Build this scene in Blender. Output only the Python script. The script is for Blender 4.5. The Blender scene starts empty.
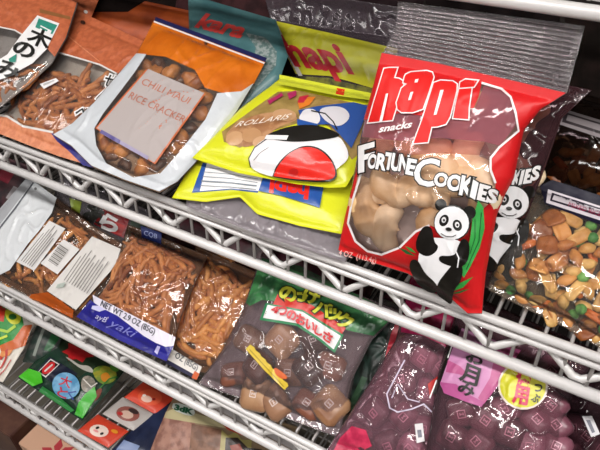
import bpy, bmesh, math, random
from mathutils import Vector, Matrix, noise
from mathutils.bvhtree import BVHTree

random.seed(7)
SC = bpy.context.scene
COL = SC.collection

# ------------------------------------------------------------------ camera (600 x 450 photo)
F = 615.0
CX, CY = 300.0, 225.0
vxl = Vector((-955 - CX, -208 - CY, F)).normalized()       # towards the far left end of the shelves
vdp = Vector((784 - CX, -305 - CY, F))                     # straight into the shelves
vdp = (vdp - vxl * vdp.dot(vxl)).normalized()
AX, AY = -vxl, vdp
AZ = AX.cross(AY)
CAM = Vector((0.0, -0.462, 1.532))

def ray(px, py):
    d = Vector((px - CX, py - CY, F))
    return Vector((AX.dot(d), AY.dot(d), AZ.dot(d)))

cd = bpy.data.cameras.new('camera')
cam = bpy.data.objects.new('camera', cd)
COL.objects.link(cam)
cd.sensor_width = 36.0
cd.lens = 36.0 * F / 600.0
cd.clip_start = 0.02
def world_dir(v): return Vector((AX.dot(v), AY.dot(v), AZ.dot(v)))
r_, u_, b_ = world_dir(Vector((1, 0, 0))), world_dir(Vector((0, -1, 0))), world_dir(Vector((0, 0, -1)))
M3 = Matrix((r_, u_, b_)).transposed()
cam.matrix_world = Matrix.Translation(CAM) @ M3.to_4x4()
SC.camera = cam

ZT = {0: 1.385, 1: 1.05, 2: 0.7994, 3: 0.5202, 4: 0.25}     # top of the front rail of each tier
YT = {0: 0.12, 1: 0.0, 2: -0.09, 3: -0.1445, 4: -0.19}      # the tiers step out towards the floor
YB = 0.60

# ------------------------------------------------------------------ materials
def lin(h):
    h = h.lstrip('#')
    c = [int(h[i:i + 2], 16) / 255 for i in (0, 2, 4)]
    return tuple(x / 12.92 if x <= 0.04045 else ((x + 0.055) / 1.055) ** 2.4 for x in c) + (1.0,)

_m = {}
def newmat(name):
    m = bpy.data.materials.new(name)
    m.use_nodes = True
    nt = m.node_tree
    nt.nodes.clear()
    out = nt.nodes.new('ShaderNodeOutputMaterial')
    return m, nt, out

def bump(nt, scale, strength, detail=3.0, dist=0.002, distort=0.0):
    tc = nt.nodes.new('ShaderNodeTexCoord')
    n = nt.nodes.new('ShaderNodeTexNoise')
    n.inputs['Scale'].default_value = scale
    n.inputs['Detail'].default_value = detail
    n.inputs['Distortion'].default_value = distort
    nt.links.new(tc.outputs['Object'], n.inputs['Vector'])
    b = nt.nodes.new('ShaderNodeBump')
    b.inputs['Strength'].default_value = strength
    b.inputs['Distance'].default_value = dist
    nt.links.new(n.outputs['Fac'], b.inputs['Height'])
    return b.outputs['Normal']

def ink(hexc, rough=0.3, var=0.0, scale=60.0, hex2=None, bmp=0.25, spec=0.5, metal=0.0):
    """printed plastic: one colour, or two mottled together"""
    key = ('ink', hexc, rough, var, scale, hex2, bmp, spec, metal)
    if key in _m: return _m[key]
    m, nt, out = newmat('ink_' + hexc.strip('#'))
    p = nt.nodes.new('ShaderNodeBsdfPrincipled')
    p.inputs['Roughness'].default_value = rough
    p.inputs['Specular IOR Level'].default_value = spec
    p.inputs['Metallic'].default_value = metal
    if hex2:
        tc = nt.nodes.new('ShaderNodeTexCoord')
        n = nt.nodes.new('ShaderNodeTexNoise')
        n.inputs['Scale'].default_value = scale
        n.inputs['Detail'].default_value = 4
        nt.links.new(tc.outputs['Object'], n.inputs['Vector'])
        cr = nt.nodes.new('ShaderNodeValToRGB')
        cr.color_ramp.elements[0].position = 0.42
        cr.color_ramp.elements[1].position = 0.58
        cr.color_ramp.elements[0].color = lin(hexc)
        cr.color_ramp.elements[1].color = lin(hex2)
        nt.links.new(n.outputs['Fac'], cr.inputs['Fac'])
        nt.links.new(cr.outputs['Color'], p.inputs['Base Color'])
    else:
        p.inputs['Base Color'].default_value = lin(hexc)
    if bmp > 0:
        nt.links.new(bump(nt, 90, bmp), p.inputs['Normal'])
    nt.links.new(p.outputs['BSDF'], out.inputs['Surface'])
    _m[key] = m
    return m

def paper(hexc): return ink(hexc, rough=0.6, bmp=0.08, spec=0.3)

def film(tint='#ffffff', haze=0.04, hazecol='#ffffff', gloss=1.0, rough=0.07, bmp=0.5, scale=55):
    key = ('film', tint, haze, hazecol, gloss, rough, bmp, scale)
    if key in _m: return _m[key]
    m, nt, out = newmat('clear_film')
    N = bump(nt, scale, bmp * 0.35, 1.0, 0.003, 0.8)
    t = nt.nodes.new('ShaderNodeBsdfTransparent')
    t.inputs['Color'].default_value = lin(tint)
    d = nt.nodes.new('ShaderNodeBsdfDiffuse')
    d.inputs['Color'].default_value = lin(hazecol)
    mx = nt.nodes.new('ShaderNodeMixShader')
    mx.inputs['Fac'].default_value = haze + 0.01
    nt.links.new(t.outputs[0], mx.inputs[1])
    nt.links.new(d.outputs[0], mx.inputs[2])
    g = nt.nodes.new('ShaderNodeBsdfGlossy')
    g.inputs['Roughness'].default_value = rough
    nt.links.new(N, g.inputs['Normal'])
    fr = nt.nodes.new('ShaderNodeFresnel')
    fr.inputs['IOR'].default_value = 1.5
    nt.links.new(N, fr.inputs['Normal'])
    mu = nt.nodes.new('ShaderNodeMath')
    mu.operation = 'MULTIPLY'
    mu.inputs[1].default_value = gloss
    nt.links.new(fr.outputs[0], mu.inputs[0])
    m2 = nt.nodes.new('ShaderNodeMixShader')
    nt.links.new(mu.outputs[0], m2.inputs['Fac'])
    nt.links.new(mx.outputs[0], m2.inputs[1])
    nt.links.new(g.outputs[0], m2.inputs[2])
    nt.links.new(m2.outputs[0], out.inputs['Surface'])
    _m[key] = m
    return m

def food(hexa, hexb, rough=0.5, scale=70, bmp=0.6):
    key = ('food', hexa, hexb, rough, scale)
    if key in _m: return _m[key]
    m, nt, out = newmat('snack_' + hexa.strip('#'))
    p = nt.nodes.new('ShaderNodeBsdfPrincipled')
    p.inputs['Roughness'].default_value = rough
    p.inputs['Specular IOR Level'].default_value = 0.4
    tc = nt.nodes.new('ShaderNodeTexCoord')
    n = nt.nodes.new('ShaderNodeTexNoise')
    n.inputs['Scale'].default_value = scale
    n.inputs['Detail'].default_value = 4
    oi = nt.nodes.new('ShaderNodeObjectInfo')
    ad = nt.nodes.new('ShaderNodeVectorMath')
    ad.operation = 'ADD'
    nt.links.new(tc.outputs['Object'], ad.inputs[0])
    nt.links.new(oi.outputs['Random'], ad.inputs[1])
    nt.links.new(ad.outputs[0], n.inputs['Vector'])
    m1 = nt.nodes.new('ShaderNodeMath'); m1.operation = 'MULTIPLY_ADD'
    nt.links.new(oi.outputs['Random'], m1.inputs[0])
    m1.inputs[1].default_value = 0.35; m1.inputs[2].default_value = -0.17
    m2 = nt.nodes.new('ShaderNodeMath'); m2.operation = 'ADD'
    nt.links.new(n.outputs['Fac'], m2.inputs[0]); nt.links.new(m1.outputs[0], m2.inputs[1])
    cr = nt.nodes.new('ShaderNodeValToRGB')
    cr.color_ramp.elements[0].position = 0.3
    cr.color_ramp.elements[1].position = 0.7
    cr.color_ramp.elements[0].color = lin(hexa)
    cr.color_ramp.elements[1].color = lin(hexb)
    nt.links.new(m2.outputs[0], cr.inputs['Fac'])
    nt.links.new(cr.outputs['Color'], p.inputs['Base Color'])
    nt.links.new(bump(nt, 200, bmp, 3, 0.0008), p.inputs['Normal'])
    nt.links.new(p.outputs['BSDF'], out.inputs['Surface'])
    _m[key] = m
    return m

def plain(hexc, rough=0.6, metal=0.0):
    return ink(hexc, rough=rough, bmp=0.0, metal=metal)

# ------------------------------------------------------------------ object helpers
def link_mesh(name, me, parent=None, loc=(0, 0, 0)):
    o = bpy.data.objects.new(name, me)
    COL.objects.link(o)
    o.location = loc
    if parent is not None:
        o.parent = parent
    return o

def tag(o, label, cat, group=None, kind=None):
    o['label'] = label
    o['category'] = cat
    if group: o['group'] = group
    if kind: o['kind'] = kind
    return o

def empty(name, loc, label, cat, group=None):
    o = bpy.data.objects.new(name, None)
    o.empty_display_size = 0.02
    COL.objects.link(o)
    o.location = loc
    return tag(o, label, cat, group)

def mesh_from(name, verts, faces, mats, idx=None, smooth=True):
    me = bpy.data.meshes.new(name)
    me.from_pydata([tuple(v) for v in verts], [], faces)
    for m in mats: me.materials.append(m)
    if idx: me.polygons.foreach_set('material_index', idx)
    me.polygons.foreach_set('use_smooth', [smooth] * len(me.polygons))
    me.update()
    return me

def tube_verts(path, rad, n=8, closed_ends=True, radii=None):
    vs, fs = [], []
    k = len(path)
    prev = None
    for i, p in enumerate(path):
        p = Vector(p)
        t = (Vector(path[min(i + 1, k - 1)]) - Vector(path[max(i - 1, 0)])).normalized()
        if prev is None:
            a = t.orthogonal().normalized()
        else:
            a = (prev - t * prev.dot(t)).normalized()
        prev = a
        b = t.cross(a)
        r = radii[i] if radii else rad
        for j in range(n):
            w = 2 * math.pi * j / n
            vs.append(p + (a * math.cos(w) + b * math.sin(w)) * r)
    for i in range(k - 1):
        for j in range(n):
            fs.append((i * n + j, i * n + (j + 1) % n, (i + 1) * n + (j + 1) % n, (i + 1) * n + j))
    if closed_ends:
        fs.append(tuple(range(n - 1, -1, -1)))
        fs.append(tuple((k - 1) * n + j for j in range(n)))
    return vs, fs

class MB:
    def __init__(self): self.v, self.f, self.i = [], [], []
    def add(self, vs, fs, mi=0):
        b = len(self.v)
        self.v += [Vector(x) for x in vs]
        self.f += [tuple(b + q for q in f) for f in fs]
        self.i += [mi] * len(fs)
    def tube(self, path, rad, n=8, mi=0): self.add(*tube_verts(path, rad, n), mi)
    def box(self, lo, hi, mi=0):
        x0, y0, z0 = lo; x1, y1, z1 = hi
        vs = [(x0, y0, z0), (x1, y0, z0), (x1, y1, z0), (x0, y1, z0), (x0, y0, z1), (x1, y0, z1), (x1, y1, z1), (x0, y1, z1)]
        self.add(vs, [(0, 3, 2, 1), (4, 5, 6, 7), (0, 1, 5, 4), (1, 2, 6, 5), (2, 3, 7, 6), (3, 0, 4, 7)], mi)
    def build(self, name, mats, parent=None, origin=(0, 0, 0), smooth=True):
        o = Vector(origin)
        me = mesh_from(name, [v - o for v in self.v], self.f, mats if isinstance(mats, list) else [mats], self.i, smooth)
        return link_mesh(name, me, parent, (0, 0, 0) if parent else origin)

# ------------------------------------------------------------------ the room and the wire shelves
XL, XR = -1.55, 0.45
def structure(name, lo, hi, mat):
    b = MB(); b.box(lo, hi)
    o = b.build(name, mat, smooth=False)
    o['kind'] = 'structure'
    return o
structure('floor', (-3.2, -3.2, -0.05), (2.4, 0.9, 0.0), ink('#8d8478', rough=0.4, hex2='#7e766c', scale=6, bmp=0.05))
structure('wall_back', (-3.2, 0.86, 0.0), (2.4, 0.96, 3.0), ink('#241d1a', rough=0.8, hex2='#1c1715', scale=4, bmp=0.05))
structure('ceiling', (-3.2, -3.2, 3.0), (2.4, 0.96, 3.05), ink('#d9d7d2', rough=0.8, bmp=0.02))

M_WIRE = ink('#dad6d5', rough=0.3, bmp=0.03, metal=0.1)
M_WIRE_DECK = ink('#a7a2a0', rough=0.4, bmp=0.03, metal=0.25)
SHELF_LABEL = {0: 'grey wire shelf above, only its front rail showing in the top right corner',
               1: 'grey wire shelf with zigzag front rail under the red cookie bag',
               2: 'grey wire shelf with zigzag front rail under the blue-labelled stick bag',
               3: 'grey wire shelf with zigzag front rail under the strip of red picture packs',
               4: 'grey wire shelf lowest of all, under the pale pink carton'}
def wire_shelf(t):
    zt, y0 = ZT[t], YT[t]
    root = empty('wire_shelf', ((XL + XR) / 2, y0, zt), SHELF_LABEL[t], 'shelf', 'wire shelf tiers')
    org = root.location
    b = MB()
    b.tube([(XL, y0, zt - 0.0048), (XR, y0, zt - 0.0048)], 0.0048, 12)
    b.build('top_rail', M_WIRE, root, org)
    b = MB()
    b.tube([(XL, y0 - 0.0005, zt - 0.0165), (XR, y0 - 0.0005, zt - 0.0165)], 0.0036, 10)
    b.build('second_rail', M_WIRE, root, org)
    b = MB()
    b.tube([(XL, y0, zt - 0.0595), (XR, y0, zt - 0.0595)], 0.0068, 12)
    b.build('bottom_rail', M_WIRE, root, org)
    per = 0.0895
    path = []
    x = -0.78 - per * 9
    zb, zu = zt - 0.048, zt - 0.011
    while x < XR:
        if x > XL:
            path += [(x - 0.006, y0 + 0.004, zb + 0.001), (x + 0.004, y0 + 0.004, zb + 0.0005),
                     (x + per * 0.46, y0 + 0.004, zu - 0.001), (x + per * 0.53, y0 + 0.004, zu - 0.001)]
        x += per
    b = MB()
    b.tube(path, 0.0044, 8)
    b.build('zigzag_wire', M_WIRE, root, org)
    b = MB()
    x = XL + 0.01
    while x < XR:
        b.tube([(x, y0 + 0.001, zt - 0.050), (x, y0 + 0.0045, zt - 0.011), (x, y0 + 0.010, zt - 0.0065), (x, YB, zt - 0.0065)], 0.0021, 6)
        x += 0.0254
    for y in (0.10, 0.22, 0.36, 0.50, YB):
        b.tube([(XL, y, zt - 0.0105), (XR, y, zt - 0.0105)], 0.0026, 6)
    b.build('wire_deck', M_WIRE_DECK, root, org)
    if t in (2, 3):
        b = MB()
        b.box((XL, y0 + 0.0085, zt - 0.060), (XR, y0 + 0.0095, zt - 0.013))  # added grey strip, lightens the dark gaps behind the zigzag
        b.build('filler_strip', ink('#a09b9a', rough=0.35, hex2='#8f8a8a', scale=60, bmp=0.1), root, org, smooth=False)
    return root
for t in range(5): wire_shelf(t)
# corner posts that carry the tiers
for k, (x, y) in enumerate(((XL, YB), (XR, YB))):
    b = MB()
    b.tube([(x, y, 0), (x, y, 1.9)], 0.0127, 12)
    o = b.build('shelf_post', M_WIRE)
    tag(o, ('upright grey shelf post at the far end of the tiers' if k == 0 else 'upright grey shelf post at the near end of the tiers'), 'post')

# ------------------------------------------------------------------ bags
def resample(pl, s):
    """point at fraction s of a polyline"""
    L = [0.0]
    for a, b in zip(pl, pl[1:]):
        L.append(L[-1] + (b - a).length)
    d = s * L[-1]
    for i in range(len(pl) - 1):
        if d <= L[i + 1] or i == len(pl) - 2:
            k = (d - L[i]) / max(L[i + 1] - L[i], 1e-9)
            return pl[i].lerp(pl[i + 1], min(max(k, 0), 1))

def in_poly(p, poly):
    x, y = p
    c = False
    j = len(poly) - 1
    for i in range(len(poly)):
        xi, yi = poly[i]; xj, yj = poly[j]
        if (yi > y) != (yj > y) and x < (xj - xi) * (y - yi) / (yj - yi) + xi:
            c = not c
        j = i
    return c

def grow(poly, d):
    """outline moved outwards by d pixels"""
    n = len(poly)
    A = sum(poly[i][0] * poly[(i + 1) % n][1] - poly[(i + 1) % n][0] * poly[i][1] for i in range(n))
    s = 1 if A > 0 else -1
    out = []
    for i in range(n):
        p0, p1, p2 = Vector(poly[i - 1]), Vector(poly[i]), Vector(poly[(i + 1) % n])
        e1, e2 = (p1 - p0), (p2 - p1)
        if e1.length < 1e-6 or e2.length < 1e-6:
            out.append(tuple(p1)); continue
        e1.normalize(); e2.normalize()
        n1, n2 = Vector((e1.y, -e1.x)), Vector((e2.y, -e2.x))
        m = n1 + n2
        if m.length < 0.2: m = n1
        m.normalize()
        k = min(1.0 / max(m.dot(n1), 0.4), 2.0)
        out.append(tuple(p1 + m * d * s * k))
    return out

def ell(cx, cy, rx, ry, rot=0, n=22):
    r = math.radians(rot)
    return [(cx + rx * math.cos(a) * math.cos(r) - ry * math.sin(a) * math.sin(r),
             cy + rx * math.cos(a) * math.sin(r) + ry * math.sin(a) * math.cos(r)) for a in (2 * math.pi * i / n for i in range(n))]

def smooth_poly(pts, it=2):
    for _ in range(it):
        q = []
        for i in range(len(pts)):
            a, b = pts[i], pts[(i + 1) % len(pts)]
            q.append((a[0] * .75 + b[0] * .25, a[1] * .75 + b[1] * .25))
            q.append((a[0] * .25 + b[0] * .75, a[1] * .25 + b[1] * .75))
        pts = q
    return pts

def stroke(pts, w):
    """a polyline as a thin polygon"""
    L, R = [], []
    for i, p in enumerate(pts):
        a = Vector(pts[max(i - 1, 0)]); b = Vector(pts[min(i + 1, len(pts) - 1)])
        d = (b - a).normalized(); nn = Vector((-d.y, d.x)) * w / 2
        L.append(tuple(Vector(p) + nn)); R.append(tuple(Vector(p) - nn))
    return L + R[::-1]

_glyph = {}
def text_geo(body, offset, shear=0.0):
    key = (body, offset, shear)
    if key in _glyph: return _glyph[key]
    c = bpy.data.curves.new('lettering', 'FONT')
    c.body = body
    c.offset = offset
    c.shear = shear
    c.resolution_u = 3
    c.fill_mode = 'FRONT'
    o = bpy.data.objects.new('lettering', c)
    COL.objects.link(o)
    dg = bpy.context.evaluated_depsgraph_get()
    me = bpy.data.meshes.new_from_object(o.evaluated_get(dg))
    vs = [(v.co.x, v.co.y) for v in me.vertices]
    fs = [tuple(p.vertices) for p in me.polygons]
    bpy.data.objects.remove(o); bpy.data.curves.remove(c); bpy.data.meshes.remove(me)
    _glyph[key] = (vs, fs)
    return vs, fs

class Bag:
    """A sealed pillow bag.  top/right/bottom/left: the outline as seen in the photo, put onto the bag's own tilted plane."""
    def __init__(self, name, label, cat, tier, y0, dz, tilt, top, right, bottom, left, front, back, bf=0.018, bb=0.008,
                 group=None, seal=(0.06, 0.06), wr=0.0012, wf=42, n=44, yaw=0.0, ribs=0, pleat=0.0, rough_edge=0.0):
        self.n_ = Vector((0, -math.sin(math.radians(tilt)), math.cos(math.radians(tilt))))
        self.n_.rotate(Matrix.Rotation(math.radians(yaw), 3, 'Z'))
        self.p0 = Vector((CAM.x, YT[tier] + y0, ZT[tier] + dz))
        T, R, B, L = [[self.plane(*p) for p in e] for e in (top, right, bottom, left)]
        self.ctr = (T[0] + T[-1] + B[0] + B[-1]) / 4
        base = (B[0] + B[-1]) / 2
        self.root = empty(name, base, label, cat, group)
        self.org = base
        self.outline = [p for e in (top, right, bottom[::-1], left[::-1]) for p in e]
        self.bf, self.bb = bf, bb
        clearfilm = front.name.startswith('clear_film')
        if clearfilm and not ribs: n = max(n, 84)
        self.k = 0
        seed = random.random() * 100
        s0, s1 = seal
        nu = nv = n
        def S(u, v):
            c = (resample(B, u) * (1 - v) + resample(T, u) * v) + (resample(L, 1 - v) * (1 - u) + resample(R, 1 - v) * u)
            bl = (B[0] * (1 - u) + B[-1] * u) * (1 - v) + (T[0] * (1 - u) + T[-1] * u) * v
            return c - bl
        def H(u, v):
            a = max(0.0, 4 * u * (1 - u)) ** 0.48
            w = (v - s0) / max(1 - s0 - s1, 1e-6)
            b = max(0.0, 4 * w * (1 - w)) ** 0.48 if 0 < w < 1 else 0.0
            return a * b
        ex = (T[-1] - T[0]).normalized()
        ey = self.n_.cross(ex)
        def crease(p, amp):
            q = Vector(((p - self.ctr).dot(ex), (p - self.ctr).dot(ey), seed))
            b = noise.noise(Vector((q.x * wf * 0.9, q.y * wf * 0.7, seed + 9)))
            if not clearfilm:
                return amp * ((1 - abs(noise.noise(q * wf)) * 2.2) * 0.7 + b * 0.5)
            w = Vector((q.x + 0.012 * b, q.y * 0.75 - 0.012 * b, seed))
            r1 = max(0.0, 1 - abs(noise.noise(w * wf * 0.75)) * 7.5)
            r2 = max(0.0, 1 - abs(noise.noise(Vector((q.y * wf * 0.5 + 7, q.x * wf * 1.15, seed + 3)))) * 8.0)
            m1 = max(0.0, noise.noise(Vector((q.x * 16, q.y * 16, seed + 21))) + 0.4)
            m2 = max(0.0, noise.noise(Vector((q.x * 16, q.y * 16, seed + 31))) + 0.3)
            return amp * (1.5 * r1 * m1 * 1.6 + 1.4 * r2 * m2 * 1.6 + 0.8 * b)
        fv, bv = [], []
        for j in range(nv + 1):
            v = j / nv
            for i in range(nu + 1):
                u = i / nu
                p = S(u, v)
                h = H(u, v)
                edge = min(u, 1 - u, v, 1 - v)
                m = min(1.0, edge * 9)
                pl = 0.0
                if pleat:
                    ds = min(abs(v - s0), abs(v - (1 - s1)))
                    pl = pleat * noise.noise(Vector((u * 26, seed, v * 2))) * math.exp(-ds * 9) * m
                rb = 0.0
                if ribs:
                    rb = 0.0007 * math.sin(v * ribs * 2 * math.pi)
                ed = 0.0
                if rough_edge:
                    ed = rough_edge * noise.noise(Vector((u * 7, v * 7, seed))) * (1 - m)
                fv.append(p + self.n_ * (bf * h + (crease(p, wr) + pl) * m + rb + ed))
                bv.append(p - self.n_ * (bb * h + (0.0004 * (1 if 0 < edge else 0)) - crease(p, wr * 0.4) * m * (1 if bb > 0.002 else 0.2) - rb - ed))
        W = nu + 1
        verts = fv + bv
        off = len(fv)
        faces, idx = [], []
        for j in range(nv):
            for i in range(nu):
                a, b2, c2, d2 = j * W + i, j * W + i + 1, (j + 1) * W + i + 1, (j + 1) * W + i
                faces.append((a, b2, c2, d2)); idx.append(0)
                faces.append((off + d2, off + c2, off + b2, off + a)); idx.append(1)
        ring = [i for i in range(nu)] + [j * W + nu for j in range(nv)] + [nv * W + nu - i for i in range(nu)] + [(nv - j) * W for j in range(nv)]
        for q in range(len(ring)):
            a, b2 = ring[q], ring[(q + 1) % len(ring)]
            faces.append((b2, a, off + a, off + b2)); idx.append(0)
        self.bvh = BVHTree.FromPolygons(fv, [f for f, k in zip(faces, idx) if k == 0 and max(f) < off])
        me = mesh_from('film', [p - base for p in verts], faces, [front, back], idx)
        self.film = link_mesh('bag_film', me, self.root)
        self.hit_miss = 0
    def plane(self, px, py, h=0.0):
        d = ray(px, py)
        t = (self.p0 + self.n_ * h - CAM).dot(self.n_) / d.dot(self.n_)
        return CAM + d * t
    def surf(self, px, py, k):
        d = ray(px, py).normalized()
        hit, nn, fi, ds = self.bvh.ray_cast(CAM, d)
        if hit is None:
            self.hit_miss += 1
            hit = self.plane(px, py)
        return hit + self.n_ * (0.0006 + 0.0003 * k)
    def _fine(self, vs, fs, step):
        bm = bmesh.new()
        bv = [bm.verts.new((x, y, 0)) for x, y in vs]
        for f in fs:
            try: bm.faces.new([bv[i] for i in f]).normal_update()
            except ValueError: pass
        bmesh.ops.triangulate(bm, faces=bm.faces[:])
        for _ in range(7):
            lg = [e for e in bm.edges if e.calc_length() > step]
            if not lg: break
            bmesh.ops.subdivide_edges(bm, edges=lg, cuts=1)
            bmesh.ops.triangulate(bm, faces=[f for f in bm.faces if len(f.verts) > 3])
        bm.verts.index_update()
        V = [(v.co.x, v.co.y) for v in bm.verts]
        P = [tuple(v.index for v in f.verts) for f in bm.faces]
        bm.free()
        return V, P
    def prints(self, name, items, label=None, step=2.3, k0=None):
        """items: (polygon or ('t', ...), material); later ones lie on top"""
        V, Fc, I, mats = [], [], [], []
        k = self.k if k0 is None else k0
        for it in items:
            shape, mat = it[0], it[1]
            if mat not in mats: mats.append(mat)
            mi = mats.index(mat)
            if isinstance(shape, tuple) and shape and shape[0] == 't':
                vs, fs = shape[1], shape[2]
            else:
                vs, fs = shape, [tuple(range(len(shape)))]
            v2, f2 = self._fine(vs, fs, step)
            b = len(V)
            V += [self.surf(x, y, k) - self.org for x, y in v2]
            for f in f2:
                a, b2, c = (Vector(v2[i]) for i in f)
                cr = (b2 - a).x * (c - a).y - (b2 - a).y * (c - a).x
                g = tuple(b + i for i in f)
                Fc.append(g if cr < 0 else g[::-1]); I.append(mi)
            k += 1
        if k0 is None: self.k = k
        o = link_mesh(name, mesh_from(name, V, Fc, mats, I), self.root)
        if label: o['label'] = label
        return o

def T(body, o, r, u, bold=0.0, shear=0.0):
    """lettering from baseline start o, along vector r (whole width), capital height vector u"""
    v0, _ = text_geo(body, 0.0, shear)
    x0 = min(v[0] for v in v0); w = max(v[0] for v in v0) - x0
    y1 = max(v[1] for v in v0)
    vs, fs = text_geo(body, bold, shear)
    return ('t', [(o[0] + (x - x0) / w * r[0] + y / y1 * u[0], o[1] + (x - x0) / w * r[1] + y / y1 * u[1]) for x, y in vs], fs)

# ------------------------------------------------------------------ snacks inside the bags
def capsule_path(L, bend, seg=7):
    return [((i / (seg - 1) - 0.5) * L, bend * (1 - (2 * i / (seg - 1) - 1) ** 2), 0.0008 * math.sin(i * 2.1)) for i in range(seg)]

STICK_MAT = food('#8a4a24', '#c48048', 0.42)
STICK_MAT2 = food('#9a5a2a', '#d0924e', 0.42)
def stick_mesh(L, bend, r, mat):
    seg = 8
    p = capsule_path(L, bend, seg)
    rad = [r * (0.45 if i in (0, seg - 1) else 0.9 + 0.15 * random.random()) for i in range(seg)]
    vs, fs = tube_verts(p, r, 7, True, rad)
    return mesh_from('cracker_stick', vs, fs, [mat])
STICKS = [stick_mesh(0.032 + 0.004 * k, (0.002, 0.005, -0.003, 0.007, 0.001)[k % 5], 0.0034 + 0.0004 * (k % 3), STICK_MAT) for k in range(7)]
STICKS2 = [stick_mesh(0.032 + 0.004 * k, (0.004, 0.001, -0.006, 0.007, 0.002)[k % 5], 0.0036 + 0.0003 * (k % 3), STICK_MAT2) for k in range(7)]

def basis(nrm, ang):
    a = nrm.orthogonal().normalized()
    b = nrm.cross(a)
    x = a * math.cos(ang) + b * math.sin(ang)
    y = nrm.cross(x)
    return Matrix((x, y, nrm)).transposed()

def pix(w):
    d = w - CAM
    x, y, z = (AX.x * d.x + AY.x * d.y + AZ.x * d.z), (AX.y * d.x + AY.y * d.y + AZ.y * d.z), (AX.z * d.x + AY.z * d.y + AZ.z * d.z)
    return (CX + F * x / z, CY + F * y / z)

def local_h(bag, px, py):
    d = ray(px, py).normalized()
    hit, nn, fi, ds = bag.bvh.ray_cast(CAM, d)
    if hit is None: return None
    return (hit - bag.p0).dot(bag.n_)

def spots(poly, n, tries=40):
    xs = [p[0] for p in poly]; ys = [p[1] for p in poly]
    out = []
    while len(out) < n:
        best, bd = None, -1
        for _ in range(tries):
            p = (random.uniform(min(xs), max(xs)), random.uniform(min(ys), max(ys)))
            if not in_poly(p, poly): continue
            d = min([(p[0] - q[0]) ** 2 + (p[1] - q[1]) ** 2 for q in out] or [1e9])
            if d > bd: best, bd = p, d
        if best: out.append(best)
    return out

def put(bag, me, px, py, h, ang, tilt, name, label, cat, group, scale=1.0):
    o = link_mesh(name, me, None, bag.plane(px, py, h))
    m = basis(bag.n_, ang)
    m = m @ Matrix.Rotation(tilt, 3, 'Y')
    o.rotation_mode = 'XYZ'
    o.rotation_euler = m.to_euler()
    o.scale = (scale,) * 3
    if label: tag(o, label, cat, group)
    return o

UNDER = MB()
def fill_sticks(bag, poly, n_top, n_under, meshes, label, group, clear=0.0055, bias=None, sc=1.0):
    poly = grow(poly, 4)
    for q, (px, py) in enumerate(spots(poly, n_under, 12)):
        hh = local_h(bag, px, py)
        if hh is None or hh < 0.007: continue
        me = random.choice(meshes)
        for _ in range(14):
            ang = random.uniform(0, math.pi)
            m = basis(bag.n_, ang)
            c = bag.plane(px, py, 0)
            if all(in_poly(pix(c + m.col[0] * 0.024 * s * sc), poly) for s in (1, -1)): break
        else: continue
        if min((local_h(bag, *pix(c + m.col[0] * 0.024 * s * sc)) or 0) for s in (1, -1)) < 0.006: continue
        c = bag.plane(px, py, max(hh * 0.35 - 0.003 + random.uniform(-.002, .002), 0.0015))
        UNDER.add([c + m @ (v.co * sc) for v in me.vertices], [tuple(p.vertices) for p in me.polygons])
    done = 0
    for px, py in spots(poly, int(n_top * 1.7)):
        if done >= n_top: break
        hh = local_h(bag, px, py)
        if hh is None: continue
        me = random.choice(meshes)
        hl = 0.5 * sc * max(v.co.x for v in me.vertices) * 2
        for _ in range(14):
            ang = random.uniform(0, math.pi) if bias is None else random.gauss(bias, 0.75)
            ax = basis(bag.n_, ang).col[0] * hl
            c = bag.plane(px, py, hh)
            ends = [pix(c + ax * s) for s in (1, -1)]
            if all(in_poly(e_, poly) for e_ in ends): break
        hs = [local_h(bag, *e_) for e_ in ends]
        if None in hs: continue
        done += 1
        hh = min([hh] + [h_ + 0.002 for h_ in hs])
        put(bag, me, px, py, hh - clear - random.uniform(0, 0.003), ang, random.uniform(-.08, .08),
            'cracker_stick', label, 'cracker stick', group, sc)
# ================================================================== upper tier
CLEAR = film('#fdfaf6', 0.03, '#e8e4e2')
CLEAR_BACK = film('#ffffff', 0.02, '#ffffff', 0.4)
SILVER = ink('#8e8a8a', rough=0.35, hex2='#77706f', scale=30)
WHITE = ink('#e9e6e6', rough=0.3)
OFFWHITE = ink('#d8d2ce', rough=0.35)
BLACK = ink('#15120f', rough=0.3)
SALMON = ink('#bd6540', rough=0.42, hex2='#ad5836', scale=120)
SALMON_L = ink('#d98c66', rough=0.4, hex2='#c87854', scale=90)
ORANGE = ink('#d26e18', rough=0.32, hex2='#c05e10', scale=25)
NAVY = ink('#1b1d4a', rough=0.3)
PURPLE = ink('#2f2a7c', rough=0.3)
TEALC = ink('#2f8a78', rough=0.35)
RED = ink('#cc1d20', rough=0.38, spec=.3)
LRED = ink('#e02a20', rough=0.25)
YELLOW = ink('#d6d826', rough=0.28)
BLUE = ink('#24509a', rough=0.28)
GREEN = ink('#3f9a48', rough=0.3)
DGREEN = ink('#1f5a2c', rough=0.3)

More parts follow.
